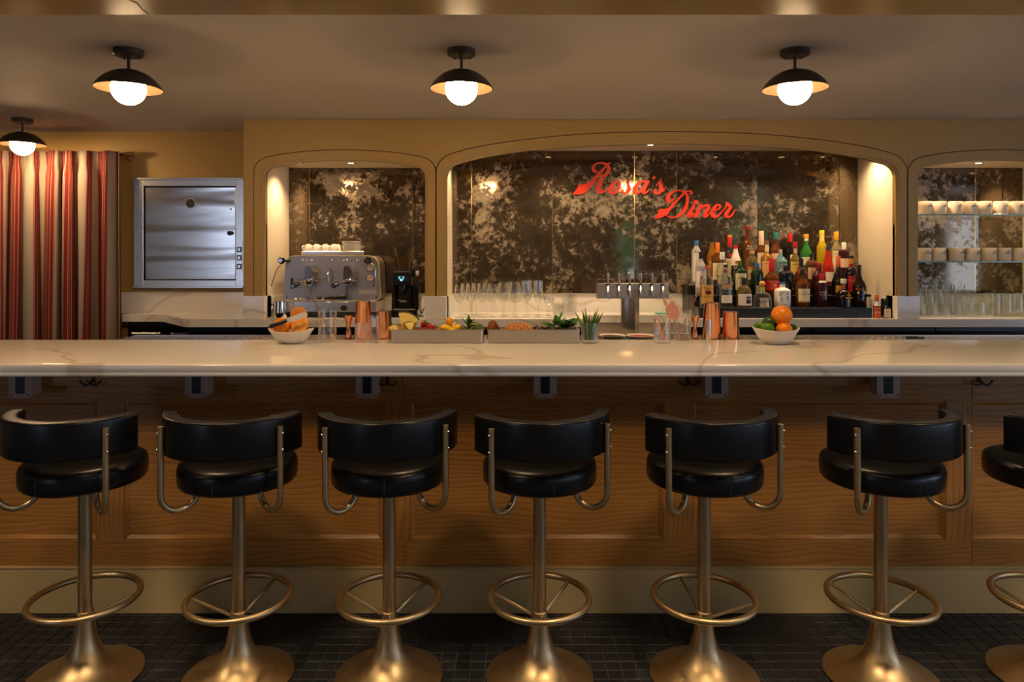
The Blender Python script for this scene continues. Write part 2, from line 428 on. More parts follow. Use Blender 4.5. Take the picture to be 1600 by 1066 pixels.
for k, (a_, b_) in enumerate(WR):
    fr = MB()
    for y in (a_, (a_+b_)/2-.015, b_-.03): fr.box(XR+.04, XR+.07, y, y+.03, .75, 2.1)
    fr.box(XR+.04, XR+.07, a_, b_, .75, .79); fr.box(XR+.04, XR+.07, a_, b_, 2.06, 2.1)
    struct(fr.build('window_%d' % (k+4), 'dark_wood'))
    area('window_portal', (XR+.1, (a_+b_)/2, 1.42), 1.35, b_-a_, 1, rot=(0, pi/2, 0), portal=True)
random.seed(4)
for x, y in ((4.9, -4.9), (2.4, -4.9)):
    t = thing('street_tree', ['leafy green street tree outside the right rear window', 'leafy green street tree outside the middle rear window'][[4.9, 2.4].index(x)], 'tree', (x, y, 0))
    MB().tube([(0, 0, 0), (.03, 0, .8), (0, .03, 1.6)], [.08, .06, .04], 8).build('trunk', 'bark', t)
    cr_ = MB()
    for k in range(420):
        a_ = random.uniform(0, 2*pi); rr = random.random()**.5*.95; zz = 1.9+random.gauss(0, .42); s_ = random.uniform(.07, .13); b_ = random.uniform(0, pi)
        cx_, cy_ = rr*cos(a_), rr*sin(a_)*.6
        cr_.add([(cx_-s_*cos(b_), cy_, zz), (cx_, cy_-s_*.5, zz+s_*.8), (cx_+s_*cos(b_), cy_, zz), (cx_, cy_+s_*.4, zz-s_*.9)], [(0, 1, 2, 3)])
    cr_.build('crown', 'foliage', t, smooth=0)
# downlight trims in the soffit
for k, (x, y) in enumerate(DOWN):
    t = thing('downlight', 'small recessed downlight in the brown soffit', 'downlight', (x, y, ZS), group='recessed soffit downlights')
    MB().lathe([(.035, 0), (.055, 0), (.055, -.006), (.035, -.006), (.035, 0)], 24, caps=False).build('ring', 'dark_bronze', t)
    MB().lathe([(.034, -.001), (.034, -.0035)], 24).build('lens', 'lens', t)

# ================================================================ ARCHED BACK BAR WALL
D1, D2 = 4.5, 5.0
LI = [(413.8, 463), (413.8, 350), (413.8, 281), (415.4, 269.5), (420.5, 263.4), (430.6, 260), (464.4, 254.3), (500, 251.2), (538.7, 250)]
LG = [(396, 463), (396, 350), (396, 274), (399, 258), (409, 248), (425, 243), (462, 237.5), (500, 234.5), (538.7, 233.3)]
CI = [(698, 463), (698, 350), (698, 285), (700, 270), (706, 261), (718, 255.6), (760, 245), (830, 234.5), (924, 227.5), (1049.5, 224)]
CG = [(681, 463), (681, 350), (681, 274), (684, 257), (694, 245), (716, 236), (758, 226.5), (828, 216.5), (924, 208), (1049.5, 205)]
def full(h):
    c = h[-1][0]; pts = h+[(2*c-x, y) for x, y in h[-2::-1]]
    return [(X_(x, D1), Z_(y, D1)) for x, y in spline(pts, 5)]
def shift(h, d): return [(x+d, y) for x, y in h]
ARCH = [(full(LI), full(LG)), (full(CI), full(CG)), (full(shift(LI, 1022.3)), full(shift(LG, 1022.3)))]
aw = struct(bpy.data.objects.new('wall_arcade', None)); col.objects.link(aw)
fld = MB(); back = MB(); fill = MB()
for I, G in ARCH:
    up = [p for p in G if p[1] > Z_(275, D1)]
    fld.strip(up, [(x, ZC) for x, z in up], D1, D1+.015)
    fill.strip(I, [(x, ZC) if k not in (0, len(I)-1) and z > Z_(290, D1) else (x+(-.06 if x < (I[0][0]+I[-1][0])/2 else .06), ZC if z > Z_(290, D1) else z) for k, (x, z) in enumerate(I)], D1+.022, D1+.045)
    g3 = [(x+(ix-x)*.3, z+(iz-z)*.3) for (x, z), (ix, iz) in zip(G, I)]
    g4 = [(x-(ix-x)*.2, z-(iz-z)*.2) for (x, z), (ix, iz) in zip(G, I)]
    back.strip(g3, g4, D1+.012, D1+.022)
fld.box(-1.69, ARCH[0][1][0][0], D1, D1+.015, Z_(463, D1), ZC)
fld.box(ARCH[2][1][-1][0], 3.9, D1, D1+.015, Z_(463, D1), ZC)
fld.build('arch_field', 'tan_paint', aw, smooth=20); back.build('groove_backing', 'groove', aw); fill.build('arch_core', 'tan_paint', aw, smooth=20)
for I, G in ARCH:
    Gb = [(x+(ix-x)*.075, z+(iz-z)*.075) for (x, z), (ix, iz) in zip(G, I)]
    Ib = [(ix+(x-ix)*.22, iz+(z-iz)*.22) for (x, z), (ix, iz) in zip(G, I)]
    Im = [(ix+(x-ix)*.11, iz+(z-iz)*.11) for (x, z), (ix, iz) in zip(G, I)]
    MB().strip(Gb, Ib, D1-.002, D1+.03).build('arch_band', 'tan_paint', aw, smooth=20)
    MB().strip(Ib, Im, D1+.006, D1+.03).build('arch_step', 'gold_bead', aw, smooth=20)
    MB().strip(Im, I, D1+.014, D1+.045).build('arch_bead', 'gold_bead', aw, smooth=20)
# niche boxes: cheeks, ceilings, splash, mirrors
NX = [(-1.5545, -.5359), (-.3948, 2.481), (2.626, 3.649)]
NZ = [2.114, 2.235, 2.114]
pil = [(-1.69, NX[0][0]), (NX[0][1], NX[1][0]), (NX[1][1], NX[2][0]), (NX[2][1], 3.9)]
ZT = 1.09                                             # counter top height
for a_, b_ in pil:
    MB().box(a_, b_, D1+.045, 5.04, ZT, ZC).build('niche_cheek', 'cream_paint', aw)
    MB().rbox(a_, b_, D1-.012, D1+.12, ZT+.0005, Z_(463, D1), .002).build('marble_plinth', 'marble', aw)
MB().box(-1.692, -1.69, D1+.0, 4.92, Z_(463, D1), ZC).build('side_return', 'tan_paint', aw)
for (a_, b_), z in zip(NX, NZ):
    MB().box(a_, b_, D1+.045, 5.04, z, ZC).build('niche_ceiling', 'cream_paint', aw)
    MB().box(a_, b_, 5.0, 5.04, ZT, 1.225).build('marble_splash', 'marble', aw)
    for s_, x in ((1, a_), (-1, b_)):
        MB().box(min(x, x+s_*.008), max(x, x+s_*.008), D1+.12, 5.0, ZT+.0005, 1.225).build('marble_splash', 'marble', aw)
# antique mirror panels
def mirror(x0, x1, seams, z1):
    e = [x0]+[X_(s_, 5.0) for s_ in seams]+[x1]
    for a_, b_ in zip(e[:-1], e[1:]):
        o = MB().rbox(a_+.0025, b_-.0025, 4.99, 5.0, 1.227, z1-.003, .002).build('mirror_panel', 'antique_mirror', aw)
    MB().box(x0, x1, 5.0, 5.04, 1.225, z1).build('mirror_backing', 'groove', aw)
    for s_ in seams:
        x = X_(s_, 5.0)
        MB().box(x-.0018, x+.0018, 4.992, 4.998, 1.227, z1-.003).build('mirror_joint', 'brass_bright' if s_ in (737, 991, 1057, 484, 1523) else 'groove', aw)
mirror(*NX[0], [484, 645], NZ[0]); mirror(*NX[1], [737, 863, 991, 1057, 1183, 1310], NZ[1]); mirror(*NX[2], [1523, 1565], NZ[2])
for k, (x, z, p) in enumerate(NSPOT):
    t = thing('niche_downlight', 'tiny downlight in the ceiling of the %s' % ('espresso machine niche' if x < -.5 else 'wide bottle niche' if x < 2.5 else 'mug shelf niche'), 'downlight', (x, 4.70, z), group='niche downlights over the %s' % ('espresso machine' if x < -.5 else 'bottles' if x < 2.5 else 'mugs'))
    MB().lathe([(.020, 0), (.032, 0), (.032, -.004), (.020, -.004), (.020, 0)], 20, caps=False).build('ring', 'steel', t)
    MB().lathe([(.0195, -.0005), (.0195, -.002)], 20).build('lens', 'lens', t)

# ================================================================ LEFT WALL: marble splash, dumbwaiter, curtain
MB().box(X_(190, 4.91), -1.69, 4.905, 4.92, ZT, Z_(457, 4.905)).build('marble_splash', 'marble', aw)
YD = 4.90
dw = thing('dumbwaiter', 'stainless steel dumbwaiter hatch set in the tan wall beside the curtain', 'dumbwaiter', (X_(295, YD), 4.92, Z_(450, YD)))
def dx(p): return X_(p, YD)-X_(295, YD)
def dz(p): return Z_(p, YD)-Z_(450, YD)
fr = MB(); Y0, Y1 = -.03, 0
fr.rbox(dx(210), dx(225), Y0, Y1, dz(450), dz(279), .002); fr.rbox(dx(369), dx(381.5), Y0, Y1, dz(450), dz(279), .002)
fr.rbox(dx(225), dx(369), Y0, Y1, dz(291), dz(279), .002); fr.rbox(dx(225), dx(369), Y0, Y1, dz(450), dz(438), .002)
fr.rbox(dx(209), dx(381.5), Y0-.012, Y1, dz(281.5), dz(278), .002); fr.rbox(dx(209), dx(381.5), Y0-.012, Y1, dz(450), dz(447), .002)
fr.build('frame', 'steel', dw)
dr = MB().rbox(dx(227.5), dx(368), -.022, -.004, dz(436.5), dz(293), .002).build('door', 'steel_wavy', dw)
MB().box(dx(225), dx(369), -.003, -.001, dz(438), dz(291)).build('dark_reveal', 'black', dw)
def disc(x, z, r, y0, y1, seg=24):
    b = MB().lathe([(r, 0), (r, y1-y0)], seg); return b.xf(lambda p: Vector((x+p.x, y1-p.z, z+p.y)))
disc(dx(298), dz(318), .036, -.028, -.02).build('vent_ring', 'steel', dr); disc(dx(298), dz(318), .031, -.030, -.02).build('vent_disc', 'dark_bronze', dr)
disc(dx(359), dz(364.5), .016, -.028, -.02).build('latch', 'black', dr); disc(dx(362), dz(364.5), .014, -.032, -.02).build('latch', 'black', dr)
disc(dx(361), dz(327), .006, -.025, -.02, 12).build('pin', 'black', dr)
pn = MB().rbox(dx(370), dx(380), -.034, -.03, dz(428), dz(376), .001).build('control_panel', 'steel', dw)
for q in (390, 403, 416.5):
    MB().rbox(dx(371.3), dx(378.7), -.038, -.034, dz(q+4), dz(q-4), .001).build('button', 'black', pn)
    MB().rbox(dx(372.8), dx(377.2), -.040, -.038, dz(q+2.5), dz(q-2.5), .001).build('button_face', 'steel', pn)

YC = 4.80
cz0, cz1 = .05, Z_(236, YC)
cur = thing('curtain', 'red and cream striped pleated curtain hanging from the brass rod', 'curtain', (X_(186, YC), YC, cz0))
nU, nV = 520, 26; v = []; f = []; uvs = []
Wc = 1.75
random.seed(11)
ph = [(random.uniform(-.4, .4)) for _ in range(40)]
for j in range(nV+1):
    t = j/nV; u_acc = 0; prev = None
    for i in range(nU+1):
        s_ = i/nU; xx = -Wc*s_
        k = s_*14.5
        kk = int(k)
        wob = (ph[kk % 40]*(1-(k-kk))+ph[(kk+1) % 40]*(k-kk))
        amp = (.034+.034*(1-t)**.7)*(1 if t < .9 else 1-3*(t-.9))
        yy = amp*1.1*sin(2*pi*k+wob*2.6*(1-t)+.9*sin(2.3*k)) + .012*sin(5.3*k+4*t)*(1-t)
        xo = xx + min(1, s_*8)*.020*(1 if t < .93 else .4)*sin(4*pi*k+2*wob*2.6*(1-t)+1.8*sin(2.3*k)) + min(1, s_*8)*(1-t)*.022*sin(2*pi*k*.5+wob*3)
        if s_ < .03: xo += 0
        p = Vector((xo, yy, (cz1-cz0)*t)); v.append(tuple(p))
        uvs.append((s_*Wc*2.4/.145, t*2))
for j in range(nV):
    for i in range(nU):
        a_ = j*(nU+1)+i; f.append((a_, a_+1, a_+nU+2, a_+nU+1))
me = bpy.data.meshes.new('cloth'); me.from_pydata(v, [], f); me.materials.append(M('curtain')); me.shade_smooth()
ul = me.uv_layers.new(name='UVMap')
for lp in me.loops: ul.data[lp.index].uv = uvs[lp.vertex_index]
o = link('cloth', me, cur); sm = o.modifiers.new('thick', 'SOLIDIFY'); sm.thickness = .003
rod = thing('curtain_rod', 'brass curtain rod with a small finial on the tan wall', 'curtain rod', (X_(205, 4.84), 4.92, Z_(241, 4.84)))
MB().tube([(-2.2, -.075, 0), (.0, -.075, 0)], .011, 14).build('pole', 'brass_bright', rod)
MB().tube([(-.012, -.075, 0), (-.006, -.075, 0), (.006, -.075, 0), (.018, -.075, 0)], [.011, .016, .016, .016], 14).build('finial', 'brass_bright', rod)
MB().tube([(-.045, 0, -.03), (-.045, -.03, -.03), (-.045, -.075, -.018)], .006, 8).lathe([(.016, 0), (.016, .004)], 14, c=(-.045, -.003, -.03)).build('bracket', 'brass', rod)

# ================================================================ BACK COUNTER
nx0, nx1 = X_(909, 4.75), X_(1062, 4.75)
front = 4.47
poly = [(X_(191, 4.83), 4.9045), (X_(191, 4.83), 4.83), (X_(254, 4.83), 4.83), (X_(288, front), front), (nx0, front), (nx0, 4.76), (nx1, 4.76), (nx1, front), (3.9, front),
        (3.9, 4.9995), (-1.689, 4.9995), (-1.689, 4.9045)]
tag(MB().prismz(poly, ZT-.05, ZT).build('back_counter', 'marble'), 'pale marble back counter running under the three arches', 'counter')
# stainless drop-in behind the taps
dn = thing('drain_station', 'stainless steel drain station recessed in the back counter below the beer taps', 'drain station', ((nx0+nx1)/2, 4.6, .95))
hw = (nx1-nx0)/2-.002
MB().rbox(-hw, hw, -.15, .155, 0, .04, .002).build('drain_board', 'steel', dn)
MB().box(-hw, hw, .145, .158, .04, .0885).build('back_panel', 'steel', dn)
MB().box(-hw, -hw+.006, -.13, .145, .04, .0885).build('side_panel', 'steel', dn); MB().box(hw-.006, hw, -.13, .145, .04, .0885).build('side_panel', 'steel', dn)
MB().rbox(-hw, hw, -.155, -.14, .02, .052, .003).build('lip', 'steel', dn)
# dark back bar cabinets
xs = [X_(191, 4.83)+.02, X_(288, 4.5), -.9, nx0-.01, nx1+.01, 1.95, 2.75, 3.88]
cl = ['black undercounter cabinet below the dumbwaiter', 'black undercounter fridge below the espresso machine', 'black undercounter fridge below the stemware', 'black undercounter cabinet below the beer taps',
      'black undercounter fridge below the left half of the bottle display', 'black undercounter fridge below the right half of the bottle display', 'black undercounter fridge below the mug shelves']
for k in range(7):
    a_, b_ = xs[k]+.004, xs[k+1]-.004; yf = 4.86 if k == 0 else 4.53; top = ZT-.0505 if k != 3 else .9495
    t = thing('back_bar_cabinet', cl[k], 'cabinet', ((a_+b_)/2, yf, 0), group='black cabinets under the back counter'); h_ = (b_-a_)/2
    MB().box(-h_, h_, 0, (4.915 if k < 2 else 4.99)-yf, 0, top).build('body', 'black', t)
    for s_ in (-1, 1):
        x0, x1 = (-h_+.01, -.004) if s_ < 0 else (.004, h_-.01)
        d_ = MB().rbox(x0, x1, -.02, -.001, .1, top-.03, .003).build('door', 'black_gloss', t)
        MB().rbox(x0+.03, x1-.03, -.035, -.021, top-.09, top-.075, .003).build('handle', 'steel', d_)

# ================================================================ THE BAR
YP, ZB = 2.952, 1.08          # panel face, top of the bar
bx0, bx1 = -3.4, 3.4
base = thing('bar_counter', 'oak panelled bar front with a cream painted plinth', 'bar', (0, YP, 0))
def pxp(p): return X_(p, YP)
zt, zb, zp0, zp1 = 1.029, Z_(886, 2.944), Z_(845, YP), Z_(627, YP)
MB().box(bx0, bx1, .03, .50, .0, 1.029).build('carcass', 'dark_wood', base)
st = [(-734, -692), (-290, -248), (152, 194), (597, 640), (1037, 1082), (1478, 1519), (1922, 1964)]
e = [(bx0, pxp(st[0][0]))]+[(pxp(a), pxp(b)) for a, b in st]+[(pxp(st[-1][1]), bx1)]
for a, b in e[1:-1]:
    MB().rbox(a, b, 0, .03, zp0, zp1, .0015).build('stile', 'oak_vertical', base)
cuts = [bx0, pxp(-254), pxp(632), pxp(1519), bx1]
for a, b in zip(cuts[:-1], cuts[1:]):
    MB().rbox(a+.0006, b-.0006, 0, .03, zb, zp0, .0015).build('rail', 'oak', base)
    MB().rbox(a+.0006, b-.0006, 0, .03, zp1, zt-.001, .0015).build('rail', 'oak', base)
    MB().rbox(a+.0006, b-.0006, -.05, -.0005, Z_(602.5, 2.9), zt-.001, .002).build('apron_board', 'oak', base)
bays = [(e[i][1], e[i+1][0]) for i in range(len(e)-1)]
for a, b in bays:
    if b-a < .2: continue
    MB().box(a, b, .016, .03, zp0, zp1).build('panel', 'oak', base)
    w_ = .02; m_ = MB()
    O = [(a, zp0), (b, zp0), (b, zp1), (a, zp1)]; I = [(a+w_, zp0+w_), (b-w_, zp0+w_), (b-w_, zp1-w_), (a+w_, zp1-w_)]
    K = [(a+.006, zp0+.006), (b-.006, zp0+.006), (b-.006, zp1-.006), (a+.006, zp1-.006)]
    v = [(x, .0045, z) for x, z in O]+[(x, .003, z) for x, z in K]+[(x, .0155, z) for x, z in I]
    f = []
    for k in range(4):
        l = (k+1) % 4; f += [(k, l, 4+l, 4+k), (4+k, 4+l, 8+l, 8+k)]
    m_.add(v, f).build('panel_moulding', 'oak', base, smooth=0)
MB().prismx([(-.008, 0), (-.008, zb-.012), (-.004, zb-.008), (-.012, zb-.006), (-.012, zb-.001), (-.006, zb), (.03, zb), (.03, 0)], bx0, bx1).build('plinth', 'base_paint', base)
# marble top with a stepped ogee edge
yf = 2.70; zl = 1.0295
prof = [(3.474, zl), (yf+.012, zl), (yf+.004, zl+.002), (yf, zl+.007), (yf, zl+.011), (yf+.003, zl+.014), (yf+.009, zl+.0155), (yf+.009, zl+.019), (yf+.004, zl+.022),
        (yf+.001, zl+.029), (yf+.001, zl+.038), (yf+.004, zl+.045), (yf+.010, ZB-.0015), (yf+.018, ZB), (3.470, ZB), (3.474, ZB-.004)]
bar_top = tag(MB().prismx(prof, bx0, bx1).build('marble_countertop', 'marble', smooth=30), 'long glossy white veined marble bar top with a moulded front edge', 'bar top')
# steel drip rail along the bartender side
dr = thing('drip_rail', 'perforated steel drip rail along the back edge of the marble bar', 'drip rail', (0, 3.58, 0))
xl = X_(187, 3.55)
MB().box(xl, bx1, -.10, .115, 1.035, 1.062).build('tray', 'steel', dr)
MB().box(xl, bx1, -.1055, -.096, 1.03, 1.0785).box(xl, bx1, .105, .115, 1.03, 1.0785).build('rim', 'steel', dr)
g = MB()
nbar = 150
for k in range(nbar):
    x = xl+.01+(bx1-xl-.02)*k/(nbar-1)
    g.box(x-.009, x+.009, -.094, .104, 1.0715, 1.0745)
for y in (-.09, -.03, .03, .095): g.box(xl, bx1, y-.006, y+.006, 1.073, 1.076)
g.build('grate', 'steel', dr)
MB().box(xl, bx1, -.104, .0, .3, 1.03).build('support_panel', 'black', dr)

# outlet boxes and coat hooks below the top
for k, p in enumerate((32, 307.5, 574, 852, 1120, 1388)):
    Y = 2.825; t = thing('outlet_box', ['grey surface outlet box under the bar top at far left', 'grey outlet box under the bar top above the second stool from the left', 'grey outlet box under the bar top above the third stool from the left',
        'grey outlet box under the bar top above the fourth stool from the left', 'grey outlet box under the bar top above the fifth stool from the left', 'grey outlet box under the bar top above the sixth stool from the left'][k], 'outlet', (X_(p, Y), Y, Z_(622, Y)), group='outlet boxes under the bar top')
    h_ = 1.0285-Z_(622, Y); a = .046
    MB().rbox(-.038, .038, .008, .076, .006, h_-.004, .004).build('box', 'box_grey', t)
    c_ = .010
    MB().prism([(-a+c_, 0), (a-c_, 0), (a-c_, c_*.6), (a, c_), (a, h_-c_), (a-c_, h_), (-a+c_, h_), (-a, h_-c_), (-a, c_), (-a+c_, c_*.6)], -.002, .008).build('cover_plate', 'box_grey', t)
    rc = MB().rbox(-.018, .018, -.006, 0, .018, h_-.008, .002).build('receptacle', 'black', t)
    for z in (.035, .068): MB().box(-.007, -.0045, -.0068, -.006, z, z+.010).box(.0045, .007, -.0068, -.006, z, z+.010).build('socket_slots', 'black_gloss', rc)
    for x in (-a+.012, a-.012): disc(x, .012, .003, -.004, -.001, 10).build('screw', 'dark_bronze', t)
for k, p in enumerate((146, 606, 1074, 1529)):
    Y = 2.90; t = thing('coat_hook', ['black double coat hook under the bar top above the first stool', 'black double coat hook beside the third outlet box from the left', 'black double coat hook left of the fifth outlet box',
        'black double coat hook under the bar top at far right'][k], 'hook', (X_(p, Y), Y+.002, Z_(602, Y)), group='coat hooks under the bar top')
    MB().rbox(-.006, .006, -.006, 0, .012, .058, .002).build('plate', 'black', t)
    for s_ in (-1, 1):
        q = [(0, -.006, .024)]+[(s_*(.018-.018*cos(a)), -.02-.006*sin(a), .022-.018*sin(a)) for a in [pi*i/8 for i in range(1, 7)]]+[(s_*.043, -.024, .022)]
        MB().tube(q, [.0038]*7+[.0048], 8).build('prong', 'black', t)

# ================================================================ BAR STOOLS
def stool_parts(sp):
    P = {}
    P['base'] = (MB().lathe([(.0, .0), (.186, .0), (.191, .003), (.190, .008), (.18, .0125), (.15, .021), (.12, .034), (.095, .049), (.075, .068), (.06, .088), (.048, .113), (.039, .145), (.033, .18), (.0295, .212), (.028, .235), (.0235, .238)], 48, caps=True).mesh('base', 'brass', 50), 1)
    P['column'] = (MB().lathe([(.0228, .236), (.0228, .70)], 28).mesh('column', 'brass'), 1)
    P['seat'] = (MB().lathe([(0, .699), (.18, .699), (.193, .7015), (.199, .709), (.2015, .722), (.202, .745), (.2012, .760), (.198, .769), (.191, .776), (.178, .781), (.14, .785), (.08, .787), (0, .7875)], 48).mesh('seat', 'leather', 60), 1)
    return P
SEAT = stool_parts(0)
ring_me = MB().tube([(.175*cos(2*pi*i/56), .175*sin(2*pi*i/56), .284) for i in range(56)], .0112, 12, True).mesh('foot_ring', 'brass', 60)
# backrest: curved padded band
def arc_sweep(sec, a0, a1, n):
    v = []; f = []; m = len(sec)
    for i in range(n+1):
        a = a0+(a1-a0)*i/n
        tt = min(i, n-i)/n; 
        for r, z in sec:
            v.append((r*sin(a), -r*cos(a), z))
    for i in range(n):
        for k in range(m):
            l = (k+1) % m; f.append((i*m+k, i*m+l, (i+1)*m+l, (i+1)*m+k))
    f += [tuple(range(m))[::-1], tuple(range(n*m, (n+1)*m))]
    return MB().add(v, f)
def rrect(r0, r1, z0, z1, q, k=4):
    out = []
    for cx, cz, a0 in ((r1-q, z1-q, 0), (r0+q, z1-q, pi/2), (r0+q, z0+q, pi), (r1-q, z0+q, 1.5*pi)):
        for i in range(k+1):
            a = a0+pi/2*i/k; out.append((cx+q*cos(a), cz+q*sin(a)))
    return out
AB = R_(76)
back_me = arc_sweep(rrect(.195, .247, .829, .957, .009), -AB, AB, 40).mesh('backrest', 'leather', 60)
pipe_me = MB().tube([(.2445*sin(-AB+2*AB*i/40), -.2445*cos(-AB+2*AB*i/40), .9545) for i in range(41)], .0022, 6).mesh('piping', 'leather', 60)
pipe2_me = MB().tube([(.1985*sin(-AB+2*AB*i/40), -.1985*cos(-AB+2*AB*i/40), .9545) for i in range(41)], .0018, 6).mesh('piping', 'leather', 60)
seam_me = MB().tube([(.1955*cos(2*pi*i/56), .1955*sin(2*pi*i/56), .7705) for i in range(56)], .0022, 6, True).mesh('piping', 'leather', 60)
stitch_me = MB().tube([(.0, -.1995, .762), (0, -.2022, .745), (0, -.2018, .725), (0, -.1992, .710)], .0012, 6).mesh('seam', 'stitch', 60)
def arm_mesh(s_):
    a = R_(50)*s_
    pr = [(.2575, .930), (.2575, .85), (.2575, .78), (.2575, .70)]+[(.1965+.061*cos(t), .70-.061*sin(t)) for t in [pi*i/12 for i in range(1, 13)]]+[(.1355, .704)]
    return MB().tube([(r*sin(a), -r*cos(a), z) for r, z in pr], .0105, 12).mesh('arm_rod', 'brass', 60)
arm_me = {s_: arm_mesh(s_) for s_ in (-1, 1)}
scr_me = {}
for s_ in (-1, 1):
    for z in (.908, .853):
        a = R_(50)*s_; b = MB().ball((.2675*sin(a)+.003*cos(a)*s_, -.2675*cos(a)+.003*sin(a)*s_, z), .0048, 10, 6)
        scr_me[(s_, z)] = b.mesh('screw', 'chrome', 60)
# (column pixel, turn of the seat in degrees, angles of two foot ring spokes)
ST = [(133, -6, 129, 'leftmost black leather bar stool with brushed brass pedestal, cut by the left frame edge'),
      (373, 1, 182, 'second black leather and brass bar stool from the left'),
      (608, 6, 166, 'third black leather and brass bar stool from the left'),
      (843, 10, 168, 'fourth black leather and brass bar stool, near the middle of the bar'),
      (1100, 9, 105, 'fifth black leather and brass bar stool from the left'),
      (1376, 7, 138, 'sixth black leather and brass bar stool, last whole one on the right'),
      (1640, 8, 140, 'rightmost black leather and brass bar stool, mostly outside the frame')]
YS = 2.5
for px, rot, sa, lab in ST:
    r_ = thing('bar_stool', lab, 'bar stool', (X_(px, YS), YS, 0), group='bar stools along the bar')
    for k in ('base', 'column', 'seat'): o = link(k, SEAT[k][0], r_); seat = o if k == 'seat' else None
    link('piping', seam_me, seat)
    link('seam', stitch_me, seat, rz=R_(rot*1.5-4))
    fr = link('foot_ring', ring_me, r_)
    for k in range(3):
        a = R_(sa-120*k)
        MB().tube([(.172*cos(a), .172*sin(a), .283), (.022*cos(a), .022*sin(a), .216)], .0062, 8).build('spoke', 'brass', fr)
    bk = link('backrest', back_me, r_, rz=R_(rot)); link('piping', pipe_me, bk); link('piping', pipe2_me, bk)
    for s_ in (-1, 1):
        ar = link('arm_rod', arm_me[s_], r_, rz=R_(rot))
        for z in (.908, .853): link('screw', scr_me[(s_, z)], ar)

# ================================================================ CEILING LAMPS
def lamp(loc, lab):
    t = thing('ceiling_lamp', lab, 'lamp', loc, group='dome ceiling lamps with globe bulbs')
    cn = MB().lathe([(0, -.026), (.054, -.026), (.059, -.022), (.059, 0), (0, 0)], 32).build('canopy', 'dark_bronze', t)
    for k in range(3):
        a = 2*pi*k/3+.4; MB().lathe([(.004, -.034), (.004, -.026)], 8, c=(.038*cos(a), .038*sin(a), 0)).build('screw', 'dark_bronze', cn)
    MB().lathe([(.006, -.082), (.006, -.026)], 12).build('stem', 'dark_bronze', t)
    Rr = .1485; zc = -.082-Rr                       # shallow spherical dome, rim radius .13
    am = math.asin(.132/Rr)
    o_ = [(max(1e-5, Rr*sin(am*i/14)), zc+Rr*cos(am*i/14)) for i in range(15)]
    sh = MB().lathe(o_, 40, caps=False).build('shade', 'dark_bronze', t)
    i_ = [(max(1e-5, (Rr-.003)*sin(am*1.0*i/14)), zc+(Rr-.003)*cos(am*i/14)-.0002) for i in range(15)]
    MB().lathe(i_, 40, caps=False).build('shade_lining', 'shade_inside', sh)
    MB().lathe([(.132, o_[-1][1]-.001), (.1335, o_[-1][1]), (.132, o_[-1][1]+.001), (.1295, o_[-1][1])], 40, caps=False).build('shade_rim', 'dark_bronze', sh)
    MB().ball((0, 0, -.163), .0675, 32, 20).build('globe', 'globe', t, smooth=60)
    return t
YLm = 2.953
for px, Y, lab in ((201, YLm, 'dark dome ceiling lamp with glowing globe, above the left end of the bar'), (721, YLm, 'dark dome ceiling lamp with glowing globe, above the middle of the bar'),
                   (1242, YLm, 'dark dome ceiling lamp with glowing globe, above the right of the bar'), (35, 4.45, 'dark dome ceiling lamp with glowing globe in front of the striped curtain')):
    lamp((X_(px, Y), Y, ZC), lab)

# ================================================================ WALL SIGN
def ribbon(pts, k=6):
    """variable-width pen stroke (x, y, width) -> (vertices, faces) in the plane"""
    q = spline(pts, k); v = []; f = []
    n = len(q)
    for i, (x, y, w_) in enumerate(q):
        x0, y0, _ = q[max(i-1, 0)]; x1, y1, _ = q[min(i+1, n-1)]
        dx_, dy_ = x1-x0, y1-y0; L = math.hypot(dx_, dy_) or 1
        nx_, ny_ = -dy_/L*w_/2, dx_/L*w_/2
        v += [(x+nx_, y+ny_), (x-nx_, y-ny_)]
    f = [(2*i, 2*i+1, 2*i+3, 2*i+2) for i in range(n-1)]
    # round ends
    for i, s_ in ((0, -1), (n-1, 1)):
        x, y, w_ = q[i]; x1, y1, _ = q[1 if i == 0 else n-2]
        a = math.atan2(y-y1, x-x1); b = len(v)
        for t in range(7): v.append((x+w_/2*cos(a-pi/2+pi*t/6), y+w_/2*sin(a-pi/2+pi*t/6)))
        f.append(tuple(range(b, b+7)))
    return v, f
S1 = [(840, 452, 10), (880, 402, 14), (918, 345, 24), (903, 385, 22), (903, 430, 40), (913, 490, 58), (888, 538, 44), (850, 552, 30), (822, 532, 36), (832, 506, 22)]
